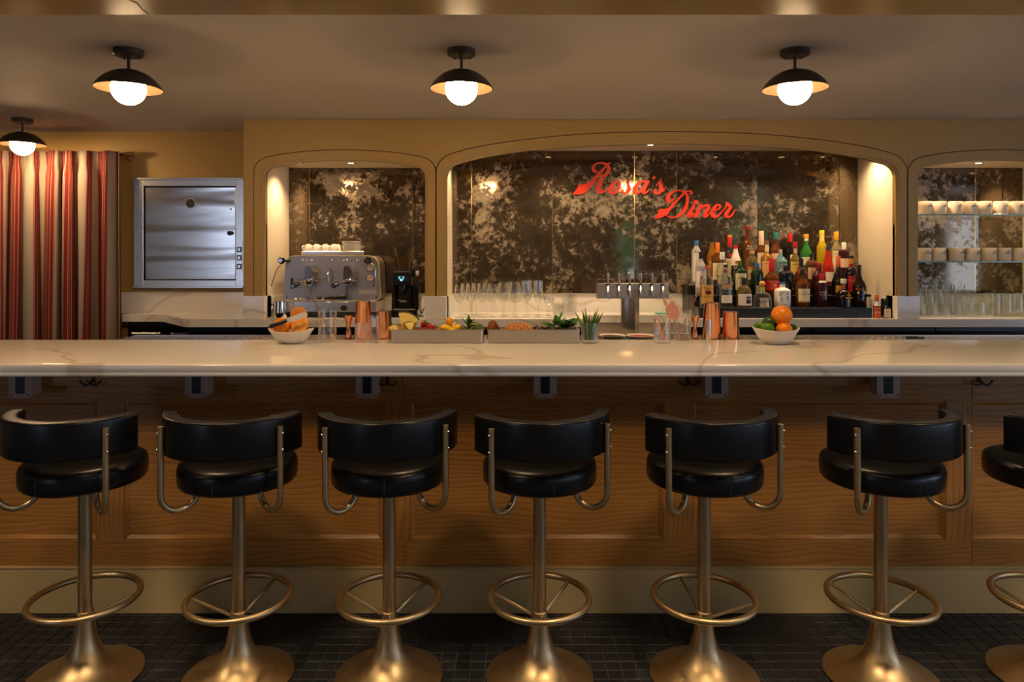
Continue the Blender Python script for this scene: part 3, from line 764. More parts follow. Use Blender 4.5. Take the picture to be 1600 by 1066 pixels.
LET = {
 'R': ('a', [[(475, 250, 14), (440, 246, 40), (416, 206, 44), (430, 165, 32), (480, 136, 24), (540, 130, 24), (600, 152, 36), (634, 200, 46), (622, 258, 48), (580, 300, 40), (520, 312, 24), (488, 322, 14)],
             [(530, 305, 30), (532, 360, 56), (508, 430, 74), (492, 490, 70), (510, 534, 52), (552, 532, 36), (600, 502, 22), (640, 470, 12)]],
       [(645, 120), (655, 135), (600, 190), (540, 270), (480, 330), (440, 400), (390, 460), (320, 530), (270, 558), (200, 570), (145, 566), (137, 552), (170, 520), (200, 470), (225, 430), (280, 430), (340, 405), (390, 365), (440, 310), (490, 255), (560, 190), (620, 135)]),
 'o': ('a', [[(765, 384, 26), (705, 418, 52), (662, 485, 70), (660, 535, 54), (700, 550, 36), (748, 512, 40), (782, 445, 38), (782, 395, 26), (762, 384, 24)], [(760, 470, 14), (795, 476, 14), (830, 462, 12)]], None),
 's': ('a', [S1, [(880, 545, 26), (930, 510, 14), (965, 475, 10)]], None),
 'a': ('a', [[(1110, 388, 22), (1055, 410, 40), (1002, 480, 62), (995, 532, 52), (1030, 550, 34), (1082, 508, 28), (1130, 432, 26), (1150, 392, 22)], [(1178, 388, 40), (1142, 450, 48), (1112, 510, 54), (1120, 546, 42), (1160, 535, 26), (1205, 486, 10)], [(1100, 386, 20), (1185, 384, 20)]], None),
 'apostrophe': ('a', [[(1264, 332, 36), (1254, 348, 26), (1238, 338, 8)]], None),
 's2': ('a', [[(x+449, y, w_) for x, y, w_ in S1], [(1330, 545, 26), (1385, 515, 18), (1432, 462, 8)]], None),
 'D': ('b', [[(490, 262, 12), (440, 290, 18), (415, 322, 26), (375, 316, 58), (358, 268, 66), (378, 212, 58), (422, 172, 44), (480, 146, 26), (540, 136, 22), (600, 146, 24), (650, 168, 32), (680, 230, 42), (684, 310, 48), (664, 400, 54), (620, 482, 54), (560, 545, 40), (480, 580, 26), (400, 586, 18), (350, 566, 14), (325, 540, 10)],
             [(650, 160, 20), (700, 145, 18), (740, 147, 26), (752, 175, 38), (735, 190, 26), (715, 182, 10)]],
       [(620, 170), (660, 175), (590, 240), (500, 340), (430, 430), (370, 500), (330, 540), (270, 580), (200, 602), (140, 602), (135, 588), (180, 530), (225, 445), (300, 445), (370, 420), (430, 360), (500, 290), (560, 230)]),
 'i': ('b', [[(795, 385, 40), (752, 460, 54), (712, 530, 64), (706, 568, 52), (742, 562, 40), (792, 508, 20)], [(800, 375, 20), (818, 350, 18)], [(826, 330, 70), (834, 330, 70)]], None),
 'n': ('b', [[(922, 384, 42), (882, 440, 50), (842, 520, 60), (815, 572, 46)], [(850, 505, 14), (910, 432, 24), (970, 392, 36), (1028, 386, 48), (1036, 414, 46), (1000, 482, 58), (972, 540, 60), (978, 572, 42), (1020, 552, 30), (1072, 498, 14)]], None),
 'e': ('b', [[(1110, 484, 18), (1180, 456, 22), (1230, 412, 32), (1212, 376, 30), (1165, 386, 36), (1122, 440, 54), (1098, 510, 64), (1112, 562, 52), (1170, 570, 36), (1230, 522, 24), (1282, 460, 12)]], None),
 'r': ('b', [[(1270, 482, 12), (1318, 424, 20), (1350, 362, 38), (1380, 386, 46), (1408, 410, 44), (1380, 452, 48), (1340, 510, 60), (1328, 556, 56), (1365, 578, 38), (1420, 552, 30), (1460, 492, 22), (1485, 452, 10)], [(1342, 350, 44), (1352, 352, 44)]], None)}
SX, SZ, SY = X_(1022, 4.985), Z_(345, 4.985), 4.9885
def letter_polys(k):
    fr_, strokes, poly = LET[k]
    s_, bx_, by_ = (.1125, 880, 240) if fr_ == 'a' else (.09375, 1010, 285)
    out = [ribbon(t) for t in strokes]
    if poly: out.append((spline(poly, 3, True), None))
    return [([(bx_+s_*p[0], by_+s_*p[1]) for p in v], f) for v, f in out]
sign = thing('wall_sign', 'red script sign on the antique mirror', 'sign', (SX, 4.99, SZ))
def raise_(v, f, fn, th, b):
    """push a flat patch to a slab of thickness th"""
    n = len(v); P0 = [fn(p, 0) for p in v]; P1 = [fn(p, th) for p in v]
    if f is None: f = [tuple(range(n))]
    ed = {}
    for q in f:
        for i in range(len(q)):
            e_ = (q[i], q[(i+1) % len(q)]); ed[tuple(sorted(e_))] = ed.get(tuple(sorted(e_)), 0)+1
    F_ = [tuple(q) for q in f]+[tuple(i+n for i in q)[::-1] for q in f]+[(a, c, c+n, a+n) for (a, c), k in ed.items() if k == 1]
    b.add(P0+P1, F_)
for k in LET:
    b = MB()
    for j, (v, f) in enumerate(letter_polys(k)):
        off = .0002*j
        raise_(v, f, lambda p, t: (X_(p[0], 4.985)-SX, -.007-off+t, Z_(p[1], 4.985)-SZ), .006, b)
    b.build('letter', 'sign_red', sign, smooth=0)

# ================================================================ ESPRESSO MACHINE
YM = 4.66
mx, mz = X_(518, YM), ZT
em = thing('espresso_machine', 'two group espresso machine with grey front panel and yellow edge trim', 'coffee machine', (mx, YM, mz))
def ex(p): return X_(p, YM)-mx
def ez(p): return Z_(p, YM)-mz
def rpoly(pts, r, k=5):
    out = []; n = len(pts)
    for i in range(n):
        p = Vector(pts[i]); a = Vector(pts[i-1])-p; b = Vector(pts[(i+1) % n])-p; a.normalize(); b.normalize()
        q = r[i] if isinstance(r, (list, tuple)) else r
        for t in range(k+1):
            u = t/k; out.append(tuple(p+a*q*(1-u)**2+b*q*u**2))
    return out
fp = rpoly([(ex(442), ez(471)), (ex(594), ez(471)), (ex(590), ez(400)), (ex(447), ez(400))], [.03, .05, .07, .06])
MB().prism(fp, 0, .012).build('front_panel', 'machine_grey', em)
MB().prism([(x*1.012, z+(.003 if z > ez(435) else -.003)) for x, z in fp], .012, .026).build('edge_trim', 'yellow_l', em)
MB().prism([(x*.97, z) for x, z in fp], .026, .30).build('body', 'machine_grey', em)
MB().rbox(ex(432), ex(592), -.07, .28, ez(486.5), ez(470), .004).build('drip_tray', 'steel', em)
MB().rbox(ex(440), ex(590), -.05, .27, ez(494), ez(486.8), .003).build('base_frame', 'black', em)
for x in (450, 582):
    for y in (-.03, .24): MB().lathe([(.018, .0002), (.018, .013)], 14, c=(ex(x), y, 0)).build('foot', 'black', em)
MB().box(ex(436), ex(588), -.068, -.002, ez(470)+.0005, ez(469)).build('tray_grate', 'steel_worn', em)
tt = MB().rbox(ex(469), ex(567), .03, .26, ez(399)-.002, ez(392.5), .003).build('cup_rail', 'steel', em)
for x, g in ((473, 0), (478.5, 0), (487, 0), (495, 0), (500, 0), (518, 0), (537, 0), (542, 0), (549.5, 0), (557.5, 0), (562.5, 0)):
    MB().ball((ex(x), -.001, ez(407)), .0068, 12, 8, (1, .7, 1.25)).build('button', 'chrome', em)
for x in (487.5, 547.5):
    g = bpy.data.objects.new('brew_group', None); col.objects.link(g); g.parent = em; g.location = (ex(x), 0, ez(440))
    q = lambda p: (p-x)*YM/F
    zz = lambda p: (440-p)*YM/F
    MB().prism([(q(x-7), zz(435)), (q(x+1), zz(435)), (q(x+7.5), zz(425)), (q(x+2), zz(415.5)), (q(x-5.5), zz(416))], -.085, .0).build('group_head', 'chrome', g)
    MB().lathe([(.030, zz(443)), (.033, zz(440)), (.033, zz(436)), (.026, zz(434))], 24, c=(-.004, -.05, 0)).build('group_collar', 'chrome', g)
    MB().tube([(-.02, -.06, zz(440)), (-.045, -.12, zz(441)), (-.055, -.14, zz(442))], [.008, .009, .010], 10).build('portafilter_arm', 'chrome', g)
    MB().tube([(-.052, -.13, zz(442)), (-.058, -.17, zz(443.5)), (-.062, -.21, zz(445))], [.013, .017, .015], 14).build('portafilter_grip', 'black_gloss', g)
    disc(-.063, zz(445), .011, -.214, -.208, 14).build('grip_cap', 'chrome', g)
    MB().tube([(.02, -.05, zz(438)), (.045, -.05, zz(437)), (.056, -.05, zz(437))], [.006, .008, .012], 10).build('side_knob', 'chrome', g)
    MB().rbox(q(x-7), q(x-1), -.012, -.0005, zz(461), zz(446), .002).build('chrome_strip', 'chrome', g)
MB().tube([(ex(516), -.0, ez(422)), (ex(516), -.04, ez(421.5)), (ex(515.3), -.05, ez(426)), (ex(515), -.05, ez(434)), (ex(514.6), -.05, ez(442))], [.006, .006, .005, .007, .008], 10).build('water_spout', 'chrome', em)
for x, px_, q in ((444, 452, [(443, 414), (437, 420), (431, 436), (427, 449)]), (577, 578, [(583, 411), (588, 419), (588, 436), (585.5, 449)])):
    k = MB().ball((ex(x), -.055, ez(407)), .024, 18, 12, (1, .8, 1)).build('steam_knob', 'black_gloss', em)
    disc(ex(x), ez(407), .013, -.078, -.07, 16).build('knob_cap', 'chrome', k)
    MB().tube([(ex(x), -.04, ez(407)), (ex(x+9 if x < 500 else x), 0, ez(407))], .009, 10).build('knob_stem', 'black', k)
    w_ = MB().tube(spline([(ex(a), -.05, ez(b)) for a, b in q], 4), .0038, 8).build('steam_wand', 'chrome', em)
    MB().ball((ex(q[-1][0]), -.05, ez(q[-1][1])), .0062, 10, 6).build('wand_tip', 'chrome', w_)
for y in (418, 434):
    g = disc(ex(579), ez(y), .027, -.012, 0, 28).build('gauge', 'chrome', em); disc(ex(579), ez(y), .022, -.0135, -.004, 28).build('gauge_face', 'tan_l', g)
    MB().box(-.0012, .0012, -.0155, -.0138, -.004, .015).xf(lambda p: Vector((ex(579)+p.x*cos(.7)+p.z*sin(.7), p.y, ez(y)-p.x*sin(.7)+p.z*cos(.7)))).build('needle', 'black', g)
MB().box(ex(561), ex(587.5), -.0015, 0, ez(460), ez(453)).build('sticker', 'grey_l', em)
MB().rbox(ex(454), ex(458.5), -.0012, .001, ez(451), ez(434.5), .001).build('side_slot', 'black', em)
for y in (437, 440, 443, 446, 449): MB().box(ex(460), ex(474), -.0018, 0, ez(y+.5), ez(y)).build('louvre', 'black', em)
for x, y in ((448.5, 464.5), (588, 465)): disc(ex(x), ez(y), .0055, -.004, 0, 12).build('bolt', 'black', em)
disc(ex(541), ez(480), .018, -.085, -.069, 16).build('drain_knob', 'black', em)
MB().box(ex(457), ex(481), -.0715, -.0695, ez(483.5), ez(477)).build('name_plate', 'steel_worn', em)
# spare portafilter and spoons on the tray
pf = thing('portafilter', 'spare chrome portafilter with black handle lying on the drip tray', 'portafilter', (ex(503)+mx, YM-.04, mz+ez(469)+.0005))
MB().lathe([(.026, 0), (.031, .008), (.031, .024), (.027, .026), (.027, .010), (0, .009)], 22).build('basket', 'chrome', pf)
MB().tube([(.028, 0, .015), (.06, 0, .018), (.075, 0, .019), (.10, 0, .021), (.165, 0, .02), (.178, 0, .02)], [.007, .008, .013, .0125, .0135, .008], 12).build('grip', 'black', pf)
for k, px_ in enumerate((465, 473)):
    tag(MB().ball((0, 0, .008), .010, 12, 8, (1.5, 1, .75)).tube([(.01, .004, .009), (.035, .02, .010)], .002, 6).build('coffee_scoop', 'chrome', loc=(X_(px_, YM), YM-.05, mz+ez(469)+.0008)), ['small chrome scoop nearest the left corner of the drip tray', 'small chrome scoop just left of the spare portafilter'][k], 'scoop')
# cups and saucers on top
cup_me = MB().lathe([(.025, 0), (.0268, .001), (.0272, .012), (.0255, .030), (.019, .042), (.014, .044), (.014, .048), (.011, .048), (.010, .044), (0, .043)], 24).mesh('body', 'porcelain')
hand_me = MB().tube(spline([(-.022, -.012, .034), (-.030, -.022, .034), (-.033, -.028, .022), (-.028, -.022, .010), (-.022, -.014, .010)], 4), .0042, 8).mesh('handle', 'porcelain')
for k, px_ in enumerate((482, 495, 508.5, 522)):
    t = thing('espresso_cup', ['upturned white espresso cup, leftmost on the machine', 'upturned white espresso cup, second from left on the machine', 'upturned white espresso cup, third from left on the machine', 'upturned white espresso cup next to the saucer stack'][k], 'cup', (X_(px_, YM+.09), YM+.09, mz+ez(392.5)+.0004), group='espresso cups on the machine')
    link('body', cup_me, t); link('handle', hand_me, t)
t = thing('espresso_cup', 'white espresso cup standing behind the row on the machine', 'cup', (X_(527, YM+.2), YM+.2, mz+ez(392.5)+.0004), group='espresso cups on the machine')
link('body', cup_me, t); link('handle', hand_me, t)
sau_me = MB().lathe([(0, 0), (.035, 0), (.050, .001), (.0590, .0034), (.0612, .0052), (.0612, .0068), (.0585, .0078), (.05, .0068), (.035, .003), (0, .003)], 28).mesh('saucer', 'porcelain')
for k in range(8):
    tag(link('saucer', sau_me, None, (X_(549.5, YM+.10)+random.uniform(-.001, .001), YM+.10, mz+ez(392.5)+.0004+k*.0082)), ['bottom white saucer of the stack on the machine', 'second white saucer from the bottom of the stack', 'third white saucer from the bottom of the stack', 'fourth white saucer from the bottom of the stack', 'fourth white saucer from the top of the stack', 'third white saucer from the top of the stack', 'second white saucer from the top of the stack', 'top white saucer of the stack on the machine'][k], 'saucer', 'saucers on the espresso machine')
# milk pitchers left of the tray
for k, (px_, py_, Y) in enumerate(((438, 496, 4.52),)):
    t = thing('milk_pitcher', ['steel milk pitcher at the left foot of the espresso machine', 'steel milk pitcher half hidden behind the bowl of oranges'][k], 'pitcher', (X_(px_, Y), Y, ZT))
    MB().lathe([(0, .001), (.038, .001), (.040, .004), (.041, .04), (.037, .085), (.036, .110), (.0345, .110), (.036, .085), (.039, .04), (.037, .006), (0, .005)], 28).build('body', 'chrome', t)
    MB().tube(spline([(-.036, .01, .095), (-.055, .02, .09), (-.058, .02, .06), (-.042, .012, .035)], 4), .004, 8).build('handle', 'chrome', t)

# ================================================================ COFFEE GRINDER
YG = 4.68
gx = X_(634, YG)
gr = thing('coffee_grinder', 'black coffee grinder with smoked hopper and small blue display', 'grinder', (gx, YG, ZT))
def q(p): return X_(p, YG)-gx
def z_(p): return Z_(p, YG)-ZT
MB().rbox(q(613), q(655), -.10, .16, .0005, z_(483), .006).build('base', 'black_gloss', gr)
MB().rbox(q(620), q(645), .0, .14, z_(483), z_(424), .01).build('body', 'black_gloss', gr)
MB().prismx([(-.055, z_(444)), (-.075, z_(428)), (-.06, z_(421.5)), (.10, z_(421.5)), (.10, z_(447)), (-.02, z_(447))], q(616.5), q(644.5)).build('head', 'black', gr)
for a_, b_ in ((613, 619.5), (645.5, 655)): MB().rbox(q(a_), q(b_), -.03, .14, z_(483), z_(446), .006).build('side_wing', 'black_gloss', gr)
MB().box(q(619), q(643), -.0745, -.060, z_(425), z_(423.8)).build('head_trim', 'steel', gr)
s_ = MB().add([(q(621), -.0675, z_(439)), (q(641), -.0675, z_(439)), (q(641), -.0755, z_(429)), (q(621), -.0755, z_(429)), (q(621), -.06, z_(439)), (q(641), -.06, z_(439)), (q(641), -.065, z_(429)), (q(621), -.065, z_(429))], [(0, 1, 2, 3), (7, 6, 5, 4), (0, 4, 5, 1), (2, 6, 7, 3), (1, 5, 6, 2), (0, 3, 7, 4)]).build('display', 'screen', gr)
MB().box(q(628), q(631.5), -.0762, -.070, z_(438.5), z_(435.5)).box(q(626), q(627.5), -.0772, -.070, z_(435.5), z_(434)).box(q(632), q(633.5), -.0772, -.070, z_(435.5), z_(434)).box(q(625), q(628.5), -.0785, -.072, z_(432.7), z_(432)).box(q(631), q(634.5), -.0785, -.072, z_(432.7), z_(432)).build('display_icon', 'screen_icon', s_)
MB().tube([(q(630), -.02, z_(447)), (q(630), -.03, z_(452)), (q(630), -.035, z_(458))], [.03, .022, .014], 16).build('chute', 'black_gloss', gr)
MB().tube([(q(624), -.01, z_(468)), (q(624), -.07, z_(468)), (q(636), -.07, z_(468)), (q(636), -.01, z_(468))], .005, 8).build('fork', 'chrome', gr)
MB().box(q(626), q(636), -.012, -.0005, z_(472), z_(468.5)).build('badge', 'grey_l', gr)
MB().box(q(618), q(650), -.085, .0, z_(483)+.0003, z_(482)).build('tray', 'steel_worn', gr)
hp = MB().lathe([(.036, z_(421)), (.040, z_(412)), (.055, z_(400)), (.068, z_(391)), (.069, z_(386)), (.066, z_(386)), (.065, z_(391)), (.052, z_(400)), (.036, z_(412)), (.032, z_(421))], 28, c=(q(630.5), .02, 0), caps=False)
mat('smoked', (.12, .07, .03), .06, trans=.35); hp.build('hopper', 'smoked', gr)
ld = MB().lathe([(0, z_(387)), (.071, z_(387)), (.071, z_(385)), (0, z_(384.5))], 28, c=(q(630.5), .02, 0)).build('hopper_lid', 'black', gr)
MB().rbox(q(626.5), q(634.5), -.055, -.044, z_(396), z_(384), .002).build('lid_clip', 'black', gr)
MB().lathe([(.035, 0), (.035, .02)], 18).xf(lambda p: Vector((q(645)+p.z, .0+p.y*.7, z_(427)+p.x*.7))).build('collar', 'black', gr)
MB().lathe([(.016, 0), (.017, .016), (.014, .018)], 18).xf(lambda p: Vector((q(650)+p.z, .0+p.y, z_(427)+p.x))).build('dial', 'white', gr)
tag(MB().tube(spline([(q(655)+gx, YG+.13, ZT+.006), (q(659)+gx, YG+.15, ZT+.05), (q(660)+gx, YG+.2, ZT+.09), (q(657)+gx, YG+.26, ZT+.12), (q(656)+gx, 4.985, ZT+.125)], 5), .0035, 8).build('power_cord', 'black'), 'black power cord behind the coffee grinder', 'cord')

# ================================================================ BEER TOWER
YT = 4.58
tw = thing('beer_tower', 'brushed steel T shaped beer tower with six chrome taps', 'beer tower', (X_(984.5, YT), YT, .9905))
def q(p): return X_(p, YT)-X_(984.5, YT)
def z_(p): return Z_(p, YT)-.9905
MB().prismz([(q(970), .035), (q(970), -.02), (q(980.5), -.05), (q(990), -.05), (q(998), -.02), (q(998), .035)], 0, z_(465.5)).build('column', 'steel', tw)
MB().rbox(q(967), q(1001), -.06, .05, 0, .006, .002).build('foot_plate', 'steel', tw)
MB().rbox(q(931), q(1042), -.055, .06, z_(466), z_(442.5), .002).build('tap_box', 'steel', tw)
tap = {}
tap['shank'] = MB().tube([(0, -.055, .02), (0, -.085, .02)], .010, 12).tube([(0, -.0555, .02), (0, -.060, .02)], .016, 14).mesh('shank', 'chrome')
tap['faucet'] = MB().tube([(0, -.08, .045), (0, -.085, .02), (0, -.094, .002), (0, -.098, -.02)], [.009, .011, .0075, .0062], 12).mesh('faucet', 'chrome')
tap['lever_collar'] = MB().lathe([(.006, .044), (.009, .048), (.009, .056), (.006, .06)], 12, c=(0, -.08, 0)).mesh('lever_collar', 'black')
tap['handle'] = MB().lathe([(.0062, .058), (.008, .075), (.0105, .120), (.011, .124), (.009, .1265), (0, .1265)], 14, c=(0, -.08, 0)).mesh('handle', 'steel')
for p in (947.5, 964, 980.5, 997.5, 1015, 1032):
    g = bpy.data.objects.new('tap', None); col.objects.link(g); g.parent = tw; g.location = (q(p), 0, z_(457))
    for k, me_ in tap.items(): link(k, me_, g)
for p in (933, 1040): disc(q(p), z_(455.5), .005, -.058, -.055, 12).build('bolt', 'chrome', tw)
tag(MB().rbox(-.05, .05, -.03, .03, 0, .016, .004).build('folded_cloth', 'aqua', loc=(X_(1035, 4.85), 4.85, ZT)), 'folded pale green bar cloth behind the taps', 'cloth')

# ================================================================ GLASS SHELVES AND MUGS (right arch)
SHZ = [Z_(334.5, 4.68), Z_(408, 4.68)]
for k, z in enumerate(SHZ):
    t = thing('glass_shelf', ['upper glass shelf of mugs in the right arch', 'lower glass shelf of mugs in the right arch'][k], 'shelf', (3.1375, 4.82, z), group='glass shelves in the right arch')
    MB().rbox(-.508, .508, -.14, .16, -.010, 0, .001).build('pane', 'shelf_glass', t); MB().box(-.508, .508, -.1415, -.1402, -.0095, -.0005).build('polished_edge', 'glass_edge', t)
    for s_ in (-1, 1):
        for y in (-.08, .12): MB().tube([(s_*.5115, y, -.0155), (s_*.488, y, -.0155)], .005, 8).build('shelf_pin', 'chrome', t)
mug_body = MB().lathe([(0, .0004), (.036, .0004), (.0405, .003), (.043, .010), (.0435, .05), (.0425, .086), (.0415, .0875), (.0400, .086), (.0405, .05), (.039, .012), (0, .008)], 32).mesh('body', 'mug', 50)
mug_hand = MB().tube(spline([(.041, 0, .070), (.058, 0, .072), (.067, 0, .055), (.064, 0, .034), (.052, 0, .021), (.041, 0, .022)], 4), .0052, 8).mesh('handle', 'mug', 60)
b = MB()
cx0 = 905; sc_ = .0445/55
for kk in ('R', 'o', 's', 'a', 'apostrophe', 's2'):
    for v, f in letter_polys(kk):
        if f is None: f = [tuple(range(len(v)))]
        b.add([((x-965)*sc_*.55, .0003, -(y-285)*sc_*.55) for x, y in v], f)
mug_print = wrap(b, .0440, .058, -.50).mesh('lettering', 'mug_print', 0)
b = MB()
for k in range(3): b.add([((k-1)*.007+dx_, .0003, dz_) for dx_, dz_ in ((-.0025, 0), (.0025, 0), (.0025, .0035), (-.0025, .0035))], [(0, 1, 2, 3)])
mug_mark = wrap(b, .0440, .028, -.48).mesh('small_print', 'pink_l', 0)
rows = [(SHZ[0], (1446, 1467.7, 1492.5, 1516, 1538.6, 1563.4, 1587.6), 'upper'), (SHZ[1], (1444, 1466.6, 1494.4, 1520, 1545.4, 1568.5, 1593), 'lower')]
ordn = ['leftmost', 'second from left', 'third from left', 'middle', 'third from right', 'second from right', 'rightmost visible']
for z, ps, nm in rows:
    for k, p in enumerate(ps):
        t = thing('mug', 'cream mug with script print, %s on the %s glass shelf' % (ordn[k], nm), 'mug', (X_(p, 4.74), 4.74, z+.0002), rz=R_(56)+R_([0, 14, 6, -10, -8, 12, 4][k] if nm == 'upper' else [-12, 10, 8, 6, 4, -14, 6][k]*1.0), group='mugs on the %s glass shelf' % nm)
        link('body', mug_body, t); link('handle', mug_hand, t); pr = link('lettering', mug_print, t); link('small_print', mug_mark, t)

# ================================================================ GLASSWARE
def shell(outer, t=.0011, inner_bottom=None):
    """closed glass wall from an outer profile (bottom to rim)"""
    inn = [(max(0, r-t), z) for r, z in outer if z >= (inner_bottom if inner_bottom is not None else -1)]
    return outer+inn[::-1]
def stem_glass(h, rb, rr, foot, stem, seg=22):
    hb = stem
    o_ = [(0, 0), (foot, 0), (foot, .0015), (foot*.5, .004), (.0048, .010), (.0034, .02), (.0034, hb*.8), (.005, hb), (rb*.55, hb+.010), (rb*.88, hb+.028), (rb, hb+.050), (rb*.97, hb+(h-hb)*.6), (rr, h)]
    inn = [(rr-.001, h), (rb*.97-.0011, hb+(h-hb)*.6), (rb-.0012, hb+.050), (rb*.88-.0014, hb+.029), (rb*.55-.001, hb+.0125), (0, hb+.006)]
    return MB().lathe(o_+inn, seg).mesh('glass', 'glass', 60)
def tumbler_me(h, rb, rt, bot=.010, seg=24, facets=0):
    o_ = [(0, 0), (rb*.94, 0), (rb, .002), (rb+(rt-rb)*.4, h*.4), (rt, h), (rt-.0018, h), (rb+(rt-rb)*.4-.002, h*.4), (rb-.002, bot+.002), (0, bot)]
    b = MB().lathe(o_, facets*2 if facets else seg)
    if facets:
        n = facets*2
        for j in range(1, 4):
            for i in range(n):
                x, y, z = b.v[j*n+i]; s_ = 1+(.035 if i % 2 else -.03); b.v[j*n+i] = (x*s_, y*s_, z)
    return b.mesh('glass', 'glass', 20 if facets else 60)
G = {'wine': stem_glass(.215, .036, .027, .034, .09), 'red': stem_glass(.225, .042, .031, .036, .088), 'coupe': stem_glass(.145, .036, .034, .032, .072), 'flute': stem_glass(.235, .031, .030, .034, .09),
     'sling': tumbler_me(.17, .026, .036, .02), 'rocks': tumbler_me(.085, .036, .041, .014, facets=14), 'highball': tumbler_me(.15, .031, .035, .012, facets=14), 'collins': tumbler_me(.145, .030, .034, .012), 'short': tumbler_me(.09, .034, .037, .012, facets=12),
     'tall': tumbler_me(.20, .030, .036, .015), 'mid': tumbler_me(.13, .029, .034, .012)}
NM = {'wine': 'wine_glass', 'red': 'red_wine_glass', 'coupe': 'coupe_glass', 'flute': 'flute_glass', 'sling': 'sling_glass', 'rocks': 'rocks_glass', 'highball': 'highball_glass', 'collins': 'collins_glass', 'short': 'tumbler', 'tall': 'beer_glass', 'mid': 'water_glass'}
def glass(k, px, Y, lab, group, z=ZT):
    return tag(link(NM[k], G[k], None, (X_(px, Y), Y, z+.0003)), lab, 'glass', group)
o4 = ['nearest the left pilaster', 'second from the left pilaster', 'third from the left pilaster', 'fourth from the left pilaster']
for i, p in enumerate((718.4, 735.8, 753.7, 769.3)): glass('wine', p, 4.62, 'small stemmed wine glass, front row, '+o4[i], 'small wine glasses')
for i, p in enumerate((727, 744, 761)): glass('wine', p, 4.80, 'small stemmed wine glass in the second row, '+['first', 'second', 'third'][i]+' from the left', 'small wine glasses')
glass('red', 786, 4.60, 'larger stemmed wine glass, left of the front pair', 'large wine glasses'); glass('red', 805, 4.62, 'larger stemmed wine glass, right of the front pair', 'large wine glasses')
glass('red', 788, 4.74, 'larger stemmed wine glass behind the front pair', 'large wine glasses'); glass('red', 803, 4.86, 'larger stemmed wine glass at the very back', 'large wine glasses')
glass('flute', 822, 4.61, 'straight sided stemmed glass beside the large wine glasses', 'stemmed beer glasses'); glass('flute', 841, 4.60, 'tall straight stemmed glass at the right of the stemware', 'stemmed beer glasses')
glass('flute', 824, 4.76, 'straight sided stemmed glass in the second row', 'stemmed beer glasses'); glass('flute', 841, 4.77, 'tall straight stemmed glass in the second row', 'stemmed beer glasses')
glass('coupe', 858, 4.58, 'small coupe glass between stemware and cut tumblers', 'coupe glasses'); glass('coupe', 856, 4.73, 'small coupe glass in the second row', 'coupe glasses')
glass('rocks', 875, 4.59, 'cut glass rocks tumbler beside the coupe, front row', 'cut tumblers'); glass('rocks', 873, 4.71, 'cut glass rocks tumbler, second row', 'cut tumblers'); glass('rocks', 872, 4.83, 'cut glass rocks tumbler, back row', 'cut tumblers')
glass('highball', 893, 4.60, 'fluted highball glass at the right end of the glassware, front row', 'fluted highballs'); glass('highball', 889, 4.72, 'fluted highball glass, second row', 'fluted highballs'); glass('highball', 886, 4.84, 'fluted highball glass, back row', 'fluted highballs')
O5 = ['first', 'second', 'third', 'fourth', 'fifth', 'sixth']
for i, p in enumerate((1442, 1453, 1464, 1475, 1486)): glass('tall', 1437+i*15.4, 4.92, 'tall beer glass in the back row under the mug shelves, '+O5[i]+' from left', 'back row of tall glasses')
for i in range(3): glass('sling', 1443+i*16, 4.82, 'flared sling glass in the row before the tall glasses, '+O5[i]+' from left', 'row of sling glasses')
for i in range(6): glass('mid', 1446+i*16, 4.73, 'plain water glass in the middle row under the mug shelves, '+O5[i]+' from left', 'middle row of water glasses')
for i in range(6): glass('short', 1450+i*18.5, 4.62, 'faceted tumbler in the front row under the mug shelves, '+O5[i]+' from left', 'front row of faceted tumblers')
for r_, Y in enumerate((4.64, 4.74, 4.84)):
    for i in range(4): glass('collins', (1566, 1556, 1546)[r_]+i*(17.5-r_*.3), Y, 'straight collins glass right of the faceted tumblers, %s row, %s from left' % (('front', 'middle', 'back')[r_], O5[i]), 'collins glasses under the mug shelves')

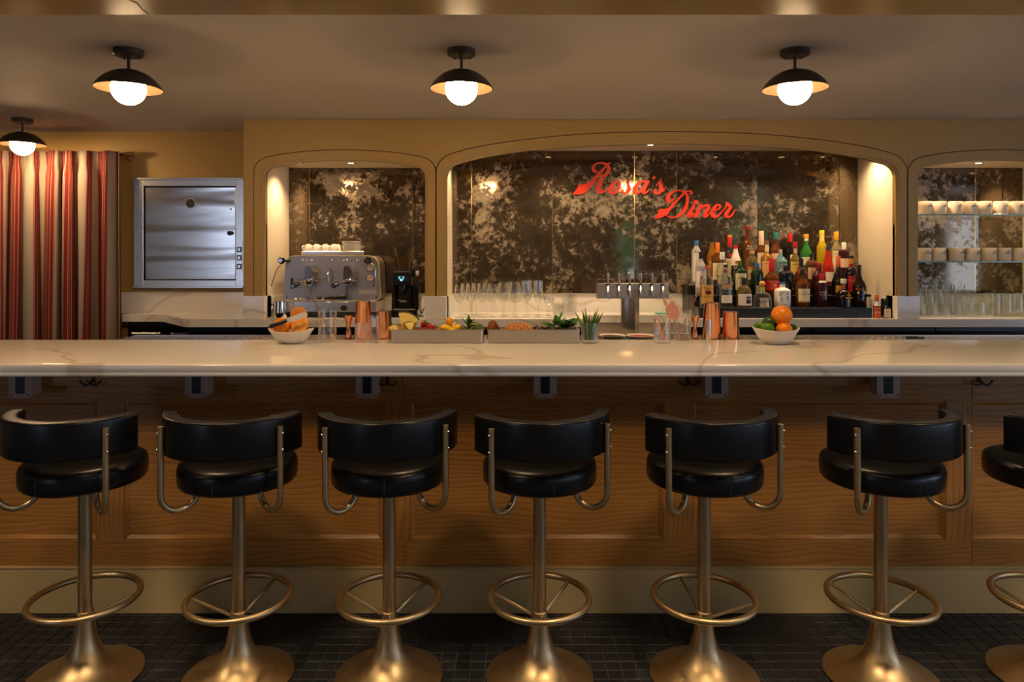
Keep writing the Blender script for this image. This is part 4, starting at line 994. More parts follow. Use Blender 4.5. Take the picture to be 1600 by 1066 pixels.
# ================================================================ BOTTLE DISPLAY
tx0, tx1 = X_(1092.5, 4.555), X_(1363, 4.555)
ts = thing('bottle_riser', 'black three step bottle riser on the back counter', 'bottle riser', ((tx0+tx1)/2, 4.555, ZT))
hw = (tx1-tx0)/2
TIER = [(0, .125, .066), (.125, .275, .138), (.275, .43, .202)]
for a_, b_, h_ in TIER:
    MB().rbox(-hw, hw, a_, b_-.0005, .0005, h_, .002).build('step', 'black_shelf', ts)
for x in (-.42, .02, .46): MB().box(x-.0015, x+.0015, -.0012, 0, .002, .064).build('joint', 'black', ts)
ROW = {'f': (4.615, ZT+.066), 'm': (4.722, ZT+.138), 'm2': (4.785, ZT+.138), 'b': (4.873, ZT+.202), 'b2': (4.937, ZT+.202), 'c': (4.56, ZT), 'd': (4.63, ZT)}
def bottle(name, lab, px, top, w_, row, s0, s1, nw, gl, cap, labels=(), texts=(), n=2.0, dep=1.0, flare=0, dome=False, extra=None):
    """px centre, top row, body width; s0/s1 = pixel rows where the shoulder starts/ends; cap=(material, lower row, width)"""
    Y, zb = ROW[row]; k = Y/F
    r = w_/2*k; rn = nw/2*k
    zz = lambda p: CH-(p-HY)*k-zb
    t = thing(name, lab, 'bottle', (X_(px, Y), Y, zb+.0003), group='bottles on the back bar')
    za, zs, zc, zt_ = zz(s1), zz(s0), zz(cap[1]), zz(top)
    pr = [(0, 0), (r*.92, 0), (r*(1+flare), .004), (r*(1+flare*.6), za*.35), (r, za)]
    for i in range(1, 7):
        u = i/6
        if dome: rr = rn+(r-rn)*cos(u*pi/2)**.9; zq = za+(zs-za)*sin(u*pi/2)
        else: rr = r+(rn-r)*(3*u*u-2*u**3); zq = za+(zs-za)*u
        pr.append((rr, zq))
    pr += [(rn, zc), (0, zc)]
    b = MB()
    o_ = len(b.v)
    seg = 32; prof = pr
    v = []; f = []
    for (rr, z) in prof:
        bl = 1.0 if rr > rn*1.35 else 0.0
        for i in range(seg):
            a = 2*pi*i/seg+pi/seg; cx, cy = cos(a), sin(a)
            if n != 2 and bl: q = (abs(cx)**n+abs(cy)**n)**(-1/n); cx *= q; cy *= q
            d_ = dep if bl else 1
            v.append((rr*cx, rr*cy*d_, z))
    for j in range(len(prof)-1):
        for i in range(seg):
            l = (i+1) % seg; f.append((j*seg+i, j*seg+l, (j+1)*seg+l, (j+1)*seg+i))
    b.add(v, f).build('body', gl, t, smooth=50)
    cm, _, cw = cap; rc = cw/2*k
    if cm:
        MB().lathe([(rc*.98, zc-.001), (rc, zc+.001), (rc, zt_-.002), (rc*.93, zt_), (0, zt_)], 18).build('cap', cm, t)
    yf = lambda x: 0
    for lb in labels:
        p0, p1, m_, wf = lb[:4]; dx_ = lb[4] if len(lb) > 4 else 0
        m0, m1 = zz(p1), zz(p0); seg_ = 12; vv = []; ff = []
        for zq in (m0, m1):
            # radius of the body at this height
            R0 = r
            for (ra, zA), (rb_, zB) in zip(pr[1:-1], pr[2:]):
                if zA <= zq <= zB and zB > zA: R0 = ra+(rb_-ra)*(zq-zA)/(zB-zA)
            for i in range(seg_+1):
                x = dx_*k+(-1+2*i/seg_)*R0*wf; x = max(-R0*.985, min(R0*.985, x))
                y = -(max(0, R0**n-abs(x)**n))**(1/n)*(dep if R0 > rn*1.35 else 1)
                vv.append((x*1.012, y-.0007, zq))
        for i in range(seg_): ff.append((i, i+1, seg_+2+i, seg_+1+i))
        MB().add(vv, ff).build('label', m_, t, smooth=60)
    for tx in texts:
        s_, pc, ph, m_ = tx[:4]; dx_ = tx[4] if len(tx) > 4 else 0; sp = tx[5] if len(tx) > 5 else 1
        tb = text_mb(s_, ph*k, sp)
        def put(p):
            x = p.x+dx_*k; R0 = r
            zq = zz(pc)+p.z
            for (ra, zA), (rb_, zB) in zip(pr[1:-1], pr[2:]):
                if zA <= zq <= zB and zB > zA: R0 = ra+(rb_-ra)*(zq-zA)/(zB-zA)
            xc = max(-R0*.97, min(R0*.97, x))
            return Vector((x, -(max(0, R0**n-abs(xc)**n))**(1/n)*dep-.0014, zq))
        tb.xf(put).build('lettering', m_, t, smooth=0)
    if extra: extra(t, k, r, zz)
    return t
def oval(px_, pc, rx, ry, m_, yo=0, rot=0, sides=18):
    def fn(t, k, r, zz):
        b = MB(); b.add([(px_*k+rx*k*cos(2*pi*i/sides+rot), -math.sqrt(max(0, r*r-(px_*k+rx*k*cos(2*pi*i/sides+rot))**2))-.0012-yo if yo >= 0 else -r-.0012, zz(pc)+ry*k*sin(2*pi*i/sides+rot)) for i in range(sides)], [tuple(range(sides))])
        b.build('emblem', m_, t, smooth=0)
    return fn
def many(*fs):
    def fn(*a):
        for q in fs: q(*a)
    return fn
# front step
bottle('vodka_bottle', 'clear bottle with kraft amber label and copper cap at the left of the front step', 1104, 415, 19.5, 'f', 427, 437, 6.5, 'g_clear', ('copper_cap', 420, 6.5), [(446, 474, 'kraft', .9)],
       [("Tito's", 450.5, 4.5, 'text_dark'), ('HANDMADE', 463.5, 2.2, 'brown_oval')], n=3, extra=oval(0, 457, 5, 3.4, 'brown_oval', -1))
bottle('rum_bottle', 'clear bottle with white lower label and black cap on the front step', 1134, 413.5, 18.5, 'f', 424, 435, 6, 'g_clear', ('black_cap', 418, 6.5), [(444, 449, 'cork', .8), (461, 473, 'white_l', .9)], [('CRUZAN', 450.5, 3, 'text_white')], n=2.6)
bottle('rum_bottle', 'round shouldered smoky bottle with white label and dark crest on the front step', 1162.5, 434.5, 22.5, 'f', 446.5, 460, 6, 'g_olive', ('black_cap', 444.5, 7.5), [(459, 477, 'white_l', .92), (463, 474, 'text_dark', .36, 3.8)], [('RUM', 467, 3, 'white_l', 3.8)], dome=True)
bottle('tequila_bottle', 'squat clear bottle with round wooden stopper and green neck band', 1191, 440, 29, 'f', 456.5, 472, 8, 'g_clear', (None, 447.5, 8), [(448.5, 456, 'lime_l', 1.0), (465, 479, 'tan_l', .5, 0)], [('PATRON', 471, 2.4, 'text_dark')], dome=True, dep=.8,
       extra=lambda t, k, r, zz: MB().ball((0, 0, zz(443.8)), 4.8*k, 18, 12).build('stopper', 'wood_ball', t))
def worldmap(t, k, r, zz):
    b = MB()
    for P in ([(-9, 455), (-5, 455.5), (-4, 458), (-6, 460), (-6.5, 463), (-8, 462), (-9, 459)], [(-6.5, 464), (-3.5, 466), (-4, 470), (-5.5, 473), (-6.5, 469)], [(-3.5, 455), (-1, 455), (-2, 458.5)], [(2, 458), (5, 455.5), (9, 456), (9, 461), (6, 463), (4, 461)], [(2, 463), (6, 462.5), (6.5, 466), (4.5, 471), (3, 467)]):
        b.add([(x*k, -math.sqrt(max(0, (r)**3.0)**(2/3)) if False else -(max(0, r**4-abs(x*k)**4))**.25-.001, zz(y)) for x, y in P], [tuple(range(len(P)))])
    b.build('map_print', 'mapgrey', t, smooth=0)
bottle('gin_bottle', 'opaque white bottle printed with a world map and blue cap', 1222.5, 441.3, 21.5, 'f', 448.5, 454, 8, 'white', ('blue', 444, 8), (), [('GIN', 475.5, 2.2, 'text_dark')], n=4, extra=worldmap)
bottle('whiskey_bottle', 'brown bottle with cream label reading OLD FORESTER style lettering on the front step'.replace('reading OLD FORESTER style lettering ', 'and dark serif lettering '), 1254, 421, 19.5, 'f', 433, 446, 6.5, 'g_brown', ('black_cap', 430.5, 6.5), [(451, 470, 'cream', .9), (469.5, 472, 'cork', .9)], [('OLD', 456, 2.3, 'text_dark'), ('FORESTER', 459.5, 2.6, 'text_dark')], n=2.6)
bottle('liqueur_bottle', 'slim dark bottle with red wax cap and red ribbon on the front step', 1284, 428, 16, 'f', 437, 444, 7, 'g_purple', ('wax', 438, 7.5), [(438.5, 441.5, 'tan_l', 1.0), (441.5, 454, 'wax', .2, .5)], [('DOUBLE', 456.5, 2.2, 'text_white'), ('ROUGE', 460, 2.2, 'text_white')], n=3)
def cross(t, k, r, zz):
    b = MB()
    for a_, c_, d_, e_ in ((2.2, 3.8, 457, 474), (-2, 8, 464, 466), (0, 6, 460.5, 462)): b.box(a_*k, c_*k, -r*.97-.001, -r*.94, zz(e_), zz(d_))
    b.build('emblem', 'gold', t, smooth=0)
bottle('cognac_bottle', 'black teardrop bottle with gold cross emblem and cream stopper', 1318, 436, 24, 'f', 453, 468, 5.5, 'g_dark', ('cream', 443, 9), [(444, 452, 'copper_cap', 1.0)], dome=True, flare=.06, extra=cross)
bottle('cream_liqueur_bottle', 'black long necked bottle with red arched lettering and cream oval at the right end', 1343, 414, 19.5, 'f', 430, 449, 5.5, 'g_dark', ('black_cap', 420, 5.5), (), [('BAILEYS', 451.5, 3.4, 'orange_l')], extra=oval(0, 457, 7, 3.2, 'cream'))
bottle('miniature_bottle', 'small clear squat bottle with black cap beyond the last black bottle', 1356.5, 460, 11, 'f', 464, 467, 6, 'g_clear', ('black_cap', 463.5, 9), [(468, 478, 'white_l', .6)], n=3)
# bitters on the counter
bottle('bitters_bottle', 'small bitters bottle with orange cap and orange label on the counter', 1370, 461, 11, 'c', 471, 480, 5, 'g_brown', ('orange_l', 469, 6.5), [(470.5, 478, 'white_l', 1.0), (480, 498, 'orange_l', .95)], [('AROMATIC', 484.5, 1.7, 'text_dark'), ('BITTERS', 488, 1.9, 'text_white')])
def dropper(t, k, r, zz): MB().lathe([(2*k, zz(474)), (2.1*k, zz(471)), (1.6*k, zz(467)), (0, zz(466))], 12).build('dropper_bulb', 'black', t)
bottle('dropper_bottle', 'dark dropper bottle half hidden behind the orange bitters', 1379, 467, 10, 'd', 477, 482, 4.5, 'g_dark', ('black_cap', 474, 5), (), extra=dropper)
bottle('dropper_bottle', 'dark dropper bottle with white label and gold flower on the counter', 1385.5, 466.5, 11.5, 'c', 477, 482.5, 4.5, 'g_dark', ('black_cap', 474, 5), [(482.5, 496, 'white_l', .93)], [('BITTERS', 493, 1.6, 'text_dark')], extra=many(dropper, oval(-1, 487, 2.4, 2.6, 'gold')))
# middle step
bottle('vodka_bottle', 'tall clear bottle with pale blue wave print and dark cap at the left', 1095, 393.5, 16.5, 'm', 406, 418, 6, 'g_frost', ('black_cap', 404.5, 6), [(412, 424, 'paleblue', .92), (424, 449, 'white_l', .92)], [('VODKA', 443, 2.4, 'navy')], extra=oval(-.5, 433.5, 2.2, 3, 'red_l'))
bottle('white_rum_bottle', 'clear bottle with cream label and red round emblem behind the front step', 1128.5, 394, 18, 'm', 406, 420, 6, 'g_clear', ('white_cap', 405.5, 7), [(411, 443, 'cream', .92)], [('BACARDI', 431, 3, 'text_dark')], extra=oval(2, 424, 3.2, 3.2, 'red_l'))
bottle('gin_bottle', 'dark green bottle with green cap and pale yellow label', 1156, 407.5, 18, 'm', 416.5, 424, 6.5, 'g_dkgreen', ('green', 416, 6), [(427, 453, 'cream', .93)], [('DRY', 434, 3.2, 'text_dark'), ('GIN', 440, 3.2, 'text_dark')], n=3)
bottle('tequila_bottle', 'olive clear bottle with cork top and red banded label', 1175, 391.5, 17, 'm2', 401, 412, 7, 'g_olive', ('cork', 397, 7.5), [(417, 420, 'orange_l', .92), (420.5, 437, 'tan_l', .9)], [('REPOSADO', 428, 2.4, 'text_dark')], dome=True)
bottle('mezcal_bottle', 'dark green round bottle with bright blue cap', 1183, 411, 19, 'm', 420, 431, 7, 'g_dkgreen', ('blue', 418.5, 7), [(446, 458, 'grey_l', .5)], dome=True)
bottle('bourbon_bottle', 'squat bourbon bottle with dripping red wax and red label with number 46', 1206, 404.5, 22.5, 'm', 423, 436, 8, 'g_brown', ('wax', 425, 8.5), [(438, 453.5, 'red_l', .96)], [('KENTUCKY', 440.5, 1.8, 'text_gold'), ('46', 445, 4.6, 'text_gold'), ('BOURBON', 450, 1.8, 'text_gold')], n=2.4)
bottle('gin_bottle', 'square shouldered pale blue gin bottle with white oval label', 1219.5, 390, 19, 'b', 397, 409, 5, 'g_blue', ('grey_l', 396, 5), [(407, 428, 'white_l', .62, 1)], [('BOMBAY', 411, 2.1, 'navy', 1), ('SAPPHIRE', 425, 1.7, 'navy', 1)], n=3, extra=oval(1, 417.5, 3.6, 4, 'lilac', -1))
bottle('navy_liqueur_bottle', 'squat near black bottle with tilted kraft diamond label', 1228, 415, 22, 'm', 423, 429, 7, 'g_navy', ('black_cap', 423, 7.5), (), dome=True, extra=oval(3, 444, 8, 10, 'tan_l', 0, .3, 5))
bottle('irish_whiskey_bottle', 'green whiskey bottle with yellow label and dark red cap', 1242.5, 378, 16.5, 'm2', 396, 409, 5.5, 'g_olive', ('wax', 387.5, 6.5), [(388.5, 396, 'pink_l', 1.0), (409, 429, 'yellow_l', .95)], [('JAMESON', 413.5, 3, 'text_dark')], extra=oval(2, 419, 2, 2.4, 'red_l'))
bottle('rye_bottle', 'dark brown bottle with black cap directly behind the cream label bottle', 1252, 404, 19, 'm', 418, 428, 6.5, 'g_brown', ('black_cap', 416, 6.5), ())
bottle('amaretto_bottle', 'brown bottle with black cap and pinkish arched label', 1268.5, 397, 17.5, 'm2', 407, 415, 6, 'g_brown', ('black_cap', 401, 6.5), [(418, 436, 'pink_l', .93)], [('VILLA', 424, 2.6, 'text_dark'), ('MASSA', 428, 2.6, 'text_dark')], dome=True, n=3)
bottle('port_bottle', 'round dark bottle with red cap behind the slim red waxed bottle', 1279.5, 411, 20, 'm', 421, 432, 8, 'g_purple', ('burgundy', 420.5, 9), ())
bottle('cognac_bottle', 'teardrop cognac bottle with long orange capsule and amber label', 1310, 400, 19.5, 'm', 417, 442, 5.5, 'g_dark', ('orange_l', 417, 6), [(446, 458, 'gold', .75)], dome=False)
bottle('orange_liqueur_bottle', 'dark round bottle with orange neck and red seal label near the right end', 1330, 399.5, 19.5, 'm', 417, 431, 6.5, 'g_dark', ('black_cap', 403.5, 7), [(404, 412, 'gold', 1.02), (412, 417, 'wax', 1.02), (431, 456, 'red_l', .5, -3)], [('N.1', 438, 3, 'text_gold', -3)], dome=True)
# back step
bottle('vodka_bottle', 'tall frosted grey bottle with blue cap at the left end of the back step', 1088, 376, 14.5, 'b', 384, 394, 6, 'g_frost', ('blue', 383, 7), [(396, 440, 'white_l', .8)], [('V', 392, 4, 'text_dark', -3)])
bottle('bourbon_bottle', 'amber bottle with tall black cap on the back step', 1112.5, 368, 16, 'b2', 384, 402, 6, 'g_amber', ('black_cap', 378.5, 6), [(407, 430, 'kraft', .8)])
bottle('scotch_bottle', 'brown bottle with orange foil capsule and cream label on the back step', 1121, 379, 18, 'b', 395, 408, 6, 'g_brown', ('orange', 395, 6.5), [(411, 437, 'cream', .93)])
bottle('vodka_bottle', 'clear bottle with red capsule, gold top and red round badge', 1140, 371, 15.5, 'b2', 386, 400, 6, 'g_clear', ('red', 386, 7), [(404, 432, 'cream', .9)], [('VODKA', 410, 2.4, 'text_dark')], extra=many(oval(0, 399, 3.2, 3.2, 'red_l', .002), lambda t, k, r, zz: MB().lathe([(3.4*k, zz(371)), (3.4*k, zz(367)), (0, zz(367))], 16).build('gold_top', 'gold', t)))
bottle('coconut_rum_bottle', 'white tapered bottle with red cap and orange sun, black band below', 1149.5, 383, 15.5, 'b', 388, 411, 5.5, 'white_l', ('red', 388.5, 6), [(415, 440, 'black_cap', .97)], [('BARE', 418, 3, 'text_white')], extra=oval(-.5, 410, 3, 2.6, 'orange_l', .0006))
bottle('aged_rum_bottle', 'tallest dark red brown bottle with white script on its shoulder', 1168.5, 353, 16, 'b2', 370, 386, 7, 'g_brown', ('burgundy', 360, 8), (), [('Ron', 385, 3.6, 'text_white', 1), ('SINGANI', 389, 2.2, 'text_white', 1)])
bottle('bourbon_bottle', 'brown bottle with long cream foil neck and cream label on the back step', 1189.5, 361, 16, 'b2', 383, 394, 7, 'g_brown', ('pink_l', 383, 7.5), [(395, 425, 'cream', .9)])
bottle('bourbon_bottle', 'orange amber bottle with cream neck tag and peach label', 1198, 377, 18, 'b', 394, 403, 6, 'g_amber', ('dried_brown', 381.5, 7), [(382, 393.5, 'cream', 1.05), (408, 435, 'peach', .9)], [('FOUR', 412, 2.4, 'text_dark')], extra=oval(1, 388, 1, 1, 'red_l', .0))
bottle('irish_whiskey_bottle', 'brown bottle with teal capsule and pale pink label on the back step', 1212, 363, 17, 'b2', 381, 393, 7, 'g_brown', ('teal', 374, 7), [(396, 425, 'pink_l', .9)])
bottle('wine_bottle', 'dark wine bottle with red capsule and narrow cream label', 1234.5, 365, 15, 'b2', 380, 392, 7, 'g_dark', ('red', 378.5, 7), [(398, 430, 'cream', .6, 2)], n=2)
bottle('herbal_liqueur_bottle', 'bright green bottle with yellow cap on the back step', 1259.5, 366, 17.5, 'b2', 380, 398, 6.5, 'g_green', ('gold', 372, 7.5), [(372.5, 376.5, 'cream', 1.1), (402, 414, 'cream', .9)], [('LAP', 405, 3, 'text_dark')])
bottle('yellow_liqueur_bottle', 'tall bright yellow bottle with yellow cap on the back step', 1284, 360, 15, 'b2', 374, 388, 7, 'g_yellow', ('yellow', 366.5, 7.5), [(367, 377, 'yellow_l', 1.0), (410, 414, 'orange', .95)])
bottle('red_aperitif_bottle', 'bright red cone shouldered aperitif bottle with dark blue cap', 1294, 385, 15.5, 'b', 393, 420, 6.5, 'g_red', ('navy', 390.5, 7), [(425, 440, 'white_l', .8)])
bottle('aperitif_wine_bottle', 'pale golden bottle with orange foil and tall cream label on the back step', 1306.5, 362, 15, 'b2', 378, 391, 6.5, 'g_pale', ('gold', 375.5, 7.5), [(392, 428, 'cream', .93)], [('LILLET', 396.5, 2.8, 'red_l')], extra=oval(-.5, 405, 2.6, 3.2, 'teal'))
bottle('dark_rum_bottle', 'dark purple bottle with white stopper and round beige label on the back step', 1318.5, 379, 16, 'b', 390, 395, 6, 'g_purple', ('white_cap', 390, 6.5), [(404, 418, 'pink_l', .9)], extra=oval(1, 411, 5, 5.4, 'tan_l', .0006), n=2.5, dome=True)

# ================================================================ ON THE MARBLE BAR
zB = ZB+.0003
zR = 1.0765                                   # top of the drip rail grate
def fruit_orange(loc, r, lab, m_='orange_skin', cat='orange', name='orange', sc=(1, 1, .96), group=None):
    t = thing(name, lab, cat, (loc[0], loc[1], loc[2]-r*sc[2]), group=group)
    MB().ball((0, 0, r*sc[2]), r, 26, 18, sc).build('skin', m_, t, smooth=80)
    MB().lathe([(.0001, 0), (.003, 0), (.0022, .0015), (0, .0018)], 8).xf(lambda p: Vector((p.x, -r*.55+p.y*.8, r*sc[2]*1.0+r*sc[2]*.83+p.z))).build('stem_scar', 'leaf_pale', t)
    return t
def boat_bowl(px, Y, wpx, hpx, lab):
    k = Y/F; t = thing('serving_bowl', lab, 'bowl', (X_(px, Y), Y, zB)); a = wpx/2*k; h = hpx*k
    def ring(s_, z, up=0): return [(a*s_*cos(2*pi*i/40), a*.72*s_*sin(2*pi*i/40), z+up*abs(cos(2*pi*i/40))**2.2*.012) for i in range(40)]
    L = [ring(.40, 0), ring(.52, .004), ring(.72, h*.35), ring(.90, h*.72, .6), ring(1.0, h*.9, 1), ring(.985, h*.93, 1), ring(.88, h*.74, .6), ring(.70, h*.4), ring(.5, .009), ring(.30, .007)]
    v = [p for q_ in L for p in q_]; f = []
    for j in range(len(L)-1):
        for i in range(40): l = (i+1) % 40; f.append((j*40+i, j*40+l, (j+1)*40+l, (j+1)*40+i))
    f += [tuple(range(40))[::-1], tuple(range((len(L)-1)*40, len(L)*40))]
    MB().add(v, f).build('bowl', 'porcelain', t, smooth=60)
    return t
def half_orange(loc, r, lab, tilt):
    t = thing('orange_half', lab, 'orange', loc); t.rotation_euler = tilt
    pr = [(max(1e-5, r*sin(pi/2*i/10)), -r*cos(pi/2*i/10)) for i in range(11)]
    MB().lathe(pr, 26, caps=False).lathe([(r, 0), (r*.9, .0005), (0, .0005)], 26, caps=False).build('rind', 'orange_skin', t, smooth=50)
    MB().lathe([(r*.93, .0008), (0, .0008)], 26, caps=False).build('pith', 'pith', t)
    fl = MB()
    for i in range(10):
        a0, a1 = 2*pi*(i+.08)/10, 2*pi*(i+.92)/10
        P = [(r*.10*cos((a0+a1)/2), r*.10*sin((a0+a1)/2))]+[(r*.86*cos(a0+(a1-a0)*j/4), r*.86*sin(a0+(a1-a0)*j/4)) for j in range(5)]
        fl.prismz(P, .0009, .0022)
    fl.build('segments', 'orange_flesh', t)
    return t
YB = 3.34
boat_bowl(455, YB, 71, 21, 'white boat shaped bowl of oranges at the left of the bar')
kB = YB/F
def bp(px, py, dy=0): return (X_(px, YB+dy), YB+dy, Z_(py, YB+dy))
fruit_orange(bp(440, 509.5, .01), 13.5*kB, 'whole orange at the left of the left bowl', group='oranges in the left bowl')
half_orange(bp(468, 507.5, -.012), 14*kB, 'cut orange half facing the room in the left bowl', (R_(68), 0, R_(-12)))
fruit_orange(bp(465, 506, .06), 13*kB, 'whole orange at the back of the left bowl', group='oranges in the left bowl')
half_orange(bp(467, 492.5, .03), 13.5*kB, 'orange half propped on top behind the knife', (R_(100), 0, R_(10)))
kn = thing('paring_knife', 'small knife with dark handle resting across the oranges', 'knife', bp(450, 501, -.035), rz=0); kn.rotation_euler = (0, R_(-17), 0)
MB().tube([(-.090, 0, -.004), (-.082, 0, -.002), (-.04, 0, 0), (-.005, 0, .002)], [.008, .011, .010, .008], 10).build('handle', 'black', kn)
MB().prism([(-.004, -.010), (.090, -.010), (.094, .004), (.085, .016), (-.004, .012)], -.0012, .0012).build('blade', 'white', kn)

def lathe_thing(name, lab, cat, px, Y, z, prof, m_, seg=28, part='body'):
    t = thing(name, lab, cat, (X_(px, Y), Y, z))
    MB().lathe(prof, seg).build(part, m_, t, smooth=50); return t
def mixing_glass(px, Y, z, hpx, wpx, lab):
    k = Y/F; h = hpx*k; r = wpx/2*k
    t = thing('mixing_glass', lab, 'mixing glass', (X_(px, Y), Y, z))
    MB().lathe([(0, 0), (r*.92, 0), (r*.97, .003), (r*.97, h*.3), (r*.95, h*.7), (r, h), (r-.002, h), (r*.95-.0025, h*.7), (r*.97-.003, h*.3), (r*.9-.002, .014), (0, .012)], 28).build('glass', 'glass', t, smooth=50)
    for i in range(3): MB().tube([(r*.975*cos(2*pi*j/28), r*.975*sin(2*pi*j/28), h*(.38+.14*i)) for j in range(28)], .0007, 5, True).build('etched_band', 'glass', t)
    return t
def bar_spoon(p0, p1, lab):
    p0, p1 = Vector(p0), Vector(p1); t = thing('bar_spoon', lab, 'spoon', p0); d = p1-p0
    q = []
    for i in range(41):
        u = i/40; q.append(tuple(d*u+Vector((.0009*cos(u*60), .0009*sin(u*60), 0))))
    MB().tube(q, .0024, 7).build('stem', 'copper', t); MB().ball((0, 0, .0), .010, 12, 8, (.7, .5, 1.5)).build('spoon_bowl', 'copper', t)
def jigger(px, Y, z, hpx, wpx, lab):
    k = Y/F; h = hpx*k; r = wpx/2*k
    return lathe_thing('jigger', lab, 'jigger', px, Y, z, [(0, .002), (r*.78, .0), (r*.80, .001), (r*.42, h*.40), (r*.34, h*.46), (r*.34, h*.5), (r*.6, h*.75), (r*.97, h*.985), (r, h), (r*.95, h), (r*.3, h*.53), (0, h*.52)], 'copper', 26)
def tin(px, Y, z, hpx, wb, wt, lab):
    k = Y/F; h = hpx*k
    return lathe_thing('shaker_tin', lab, 'shaker', px, Y, z, [(0, .001), (wb/2*k*.97, .0), (wb/2*k, .003), (wt/2*k, h-.006), (wt/2*k*1.02, h-.004), (wt/2*k*1.02, h-.001), (wt/2*k*.9, h), (0, h+.0005)], 'copper', 30)
YQ = 3.53
def zr(py, Y): return Z_(py, Y)
mixing_glass(511.5, 3.40, zB, 49, 29, 'clear mixing glass beside the left bowl of oranges')
bar_spoon(bp(520, 527, .06), bp(475, 442, .06), 'twisted copper bar spoon leaning in the left mixing glass')
jigger(544.5, YQ, zR, 37, 15, 'copper jigger left of the left shaker tins')
tin(568, YQ, zR, 60, 29, 23, 'tall copper shaker tin in the left group'); tin(600, YQ, zR, 44, 26, 21.5, 'short copper shaker tin beside the left garnish tray')
for k, (p, wd, hh) in enumerate(((564.5, 20, 30), (586, 18.5, 42))):
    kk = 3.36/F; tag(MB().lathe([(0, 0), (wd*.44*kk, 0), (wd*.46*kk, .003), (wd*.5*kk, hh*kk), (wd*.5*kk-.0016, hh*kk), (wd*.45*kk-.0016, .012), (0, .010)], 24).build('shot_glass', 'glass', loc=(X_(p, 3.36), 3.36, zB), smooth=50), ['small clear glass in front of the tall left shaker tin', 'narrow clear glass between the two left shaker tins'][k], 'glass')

def pan(px0, px1, lab):
    Y = 3.33; k = Y/F; t = thing('garnish_pan', lab, 'tray', (X_((px0+px1)/2, Y), Y+.045, zB)); w_ = (px1-px0)/2*k; h = 21.5*k; d = .05
    def rr(a, b, z, r=.012): return [(x, y, z) for x, y in rpoly([(-a, -b), (a, -b), (a, b), (-a, b)], r, 4)]
    L = [rr(w_-.004, d-.004, 0), rr(w_-.001, d-.001, .003), rr(w_, d, h-.002), rr(w_+.003, d+.003, h), rr(w_-.003, d-.003, h), rr(w_-.005, d-.005, .004)]
    n = len(L[0]); v = [p for q_ in L for p in q_]; f = []
    for j in range(len(L)-1):
        for i in range(n): l = (i+1) % n; f.append((j*n+i, j*n+l, (j+1)*n+l, (j+1)*n+i))
    f += [tuple(range(n))[::-1], tuple(range((len(L)-1)*n, len(L)*n))]
    MB().add(v, f).build('pan', 'steel_worn', t, smooth=40)
    return t
pan(611, 755, 'left steel garnish pan with pineapple, berries and citrus'); pan(762, 906, 'right steel garnish pan with dried fruit and mint')
YG2 = 3.37
def gp(px, py, dy=0): return (X_(px, YG2+dy), YG2+dy, Z_(py, YG2+dy))
def wedge(lab, px, py, r, th, a0, a1, rot, dy=0):
    t = thing('pineapple_wedge', lab, 'pineapple', gp(px, py, dy)); t.rotation_euler = rot
    P = [(0, 0)]+[(r*cos(a0+(a1-a0)*i/6), r*sin(a0+(a1-a0)*i/6)) for i in range(7)]
    MB().prism(P, -th/2, th/2).build('flesh', 'pineapple', t, smooth=0)
    O = [(r*.99*cos(a0+(a1-a0)*i/6), r*.99*sin(a0+(a1-a0)*i/6)) for i in range(7)]+[(r*1.08*cos(a1-(a1-a0)*i/6), r*1.08*sin(a1-(a1-a0)*i/6)) for i in range(7)]
    MB().prism(O, -th/2, th/2).build('rind', 'pine_rind', t, smooth=0)
wedge('large pineapple wedge standing in the left garnish pan', 630, 517.5, .088, .022, R_(35), R_(105), (R_(-8), R_(0), R_(8)))
wedge('pineapple wedge leaning behind the largest one', 646, 519, .055, .018, R_(75), R_(130), (R_(-12), 0, R_(-15)), .03)
wedge('flat pineapple wedge at the left end of the garnish pan', 619, 521, .045, .018, R_(20), R_(140), (R_(-40), 0, R_(10)))
wedge('small pineapple wedge between the large one and the berries', 641, 520, .05, .02, R_(60), R_(120), (R_(-25), 0, R_(30)), -.015)
wedge('pineapple wedge lying low at the pan corner', 624, 519, .05, .018, R_(10), R_(90), (R_(-30), 0, R_(-10)), .02)
def strawberry(lab, px, py, dy, rot, s=1.0):
    t = thing('strawberry', lab, 'strawberry', gp(px, py, dy), group='strawberries in the garnish pan'); t.rotation_euler = rot
    MB().lathe([(0, -.022*s), (.006*s, -.018*s), (.012*s, -.006*s), (.0145*s, .006*s), (.012*s, .013*s), (.004*s, .0155*s), (0, .0155*s)], 16).build('flesh', 'strawberry', t, smooth=70)
    for i in range(6):
        a = 2*pi*i/6; MB().add([(0, 0, .0155*s), (.006*s*cos(a-.5), .006*s*sin(a-.5), .019*s), (.016*s*cos(a), .016*s*sin(a), .016*s), (.006*s*cos(a+.5), .006*s*sin(a+.5), .019*s), (.008*s*cos(a), .008*s*sin(a), .021*s)], [(0, 1, 4, 3), (1, 2, 4), (2, 3, 4), (0, 3, 2, 1)]).build('sepal', 'leaf', t, smooth=0)
for i, a in enumerate([(662, 508, .01, (.3, .5, 0), 1.1), (671, 511, -.01, (-.5, -.4, 0), 1.0), (661, 516, -.02, (.6, 1.6, 0), 1.0), (677, 513.5, .02, (.2, .9, 0), .95), (681, 517, -.01, (.9, -1.2, 0), .9), (669, 517.5, -.02, (1.4, 0, .4), 1.0), (655, 518.5, .015, (1.2, .8, 0), .8)]):
    strawberry(['topmost strawberry with leafy cap', 'strawberry pointing down in the middle of the heap', 'strawberry low at the left of the heap', 'strawberry at the upper right of the heap', 'strawberry at the right edge of the heap', 'strawberry low in the middle of the heap', 'small dark strawberry beside the pineapple'][i], *a)
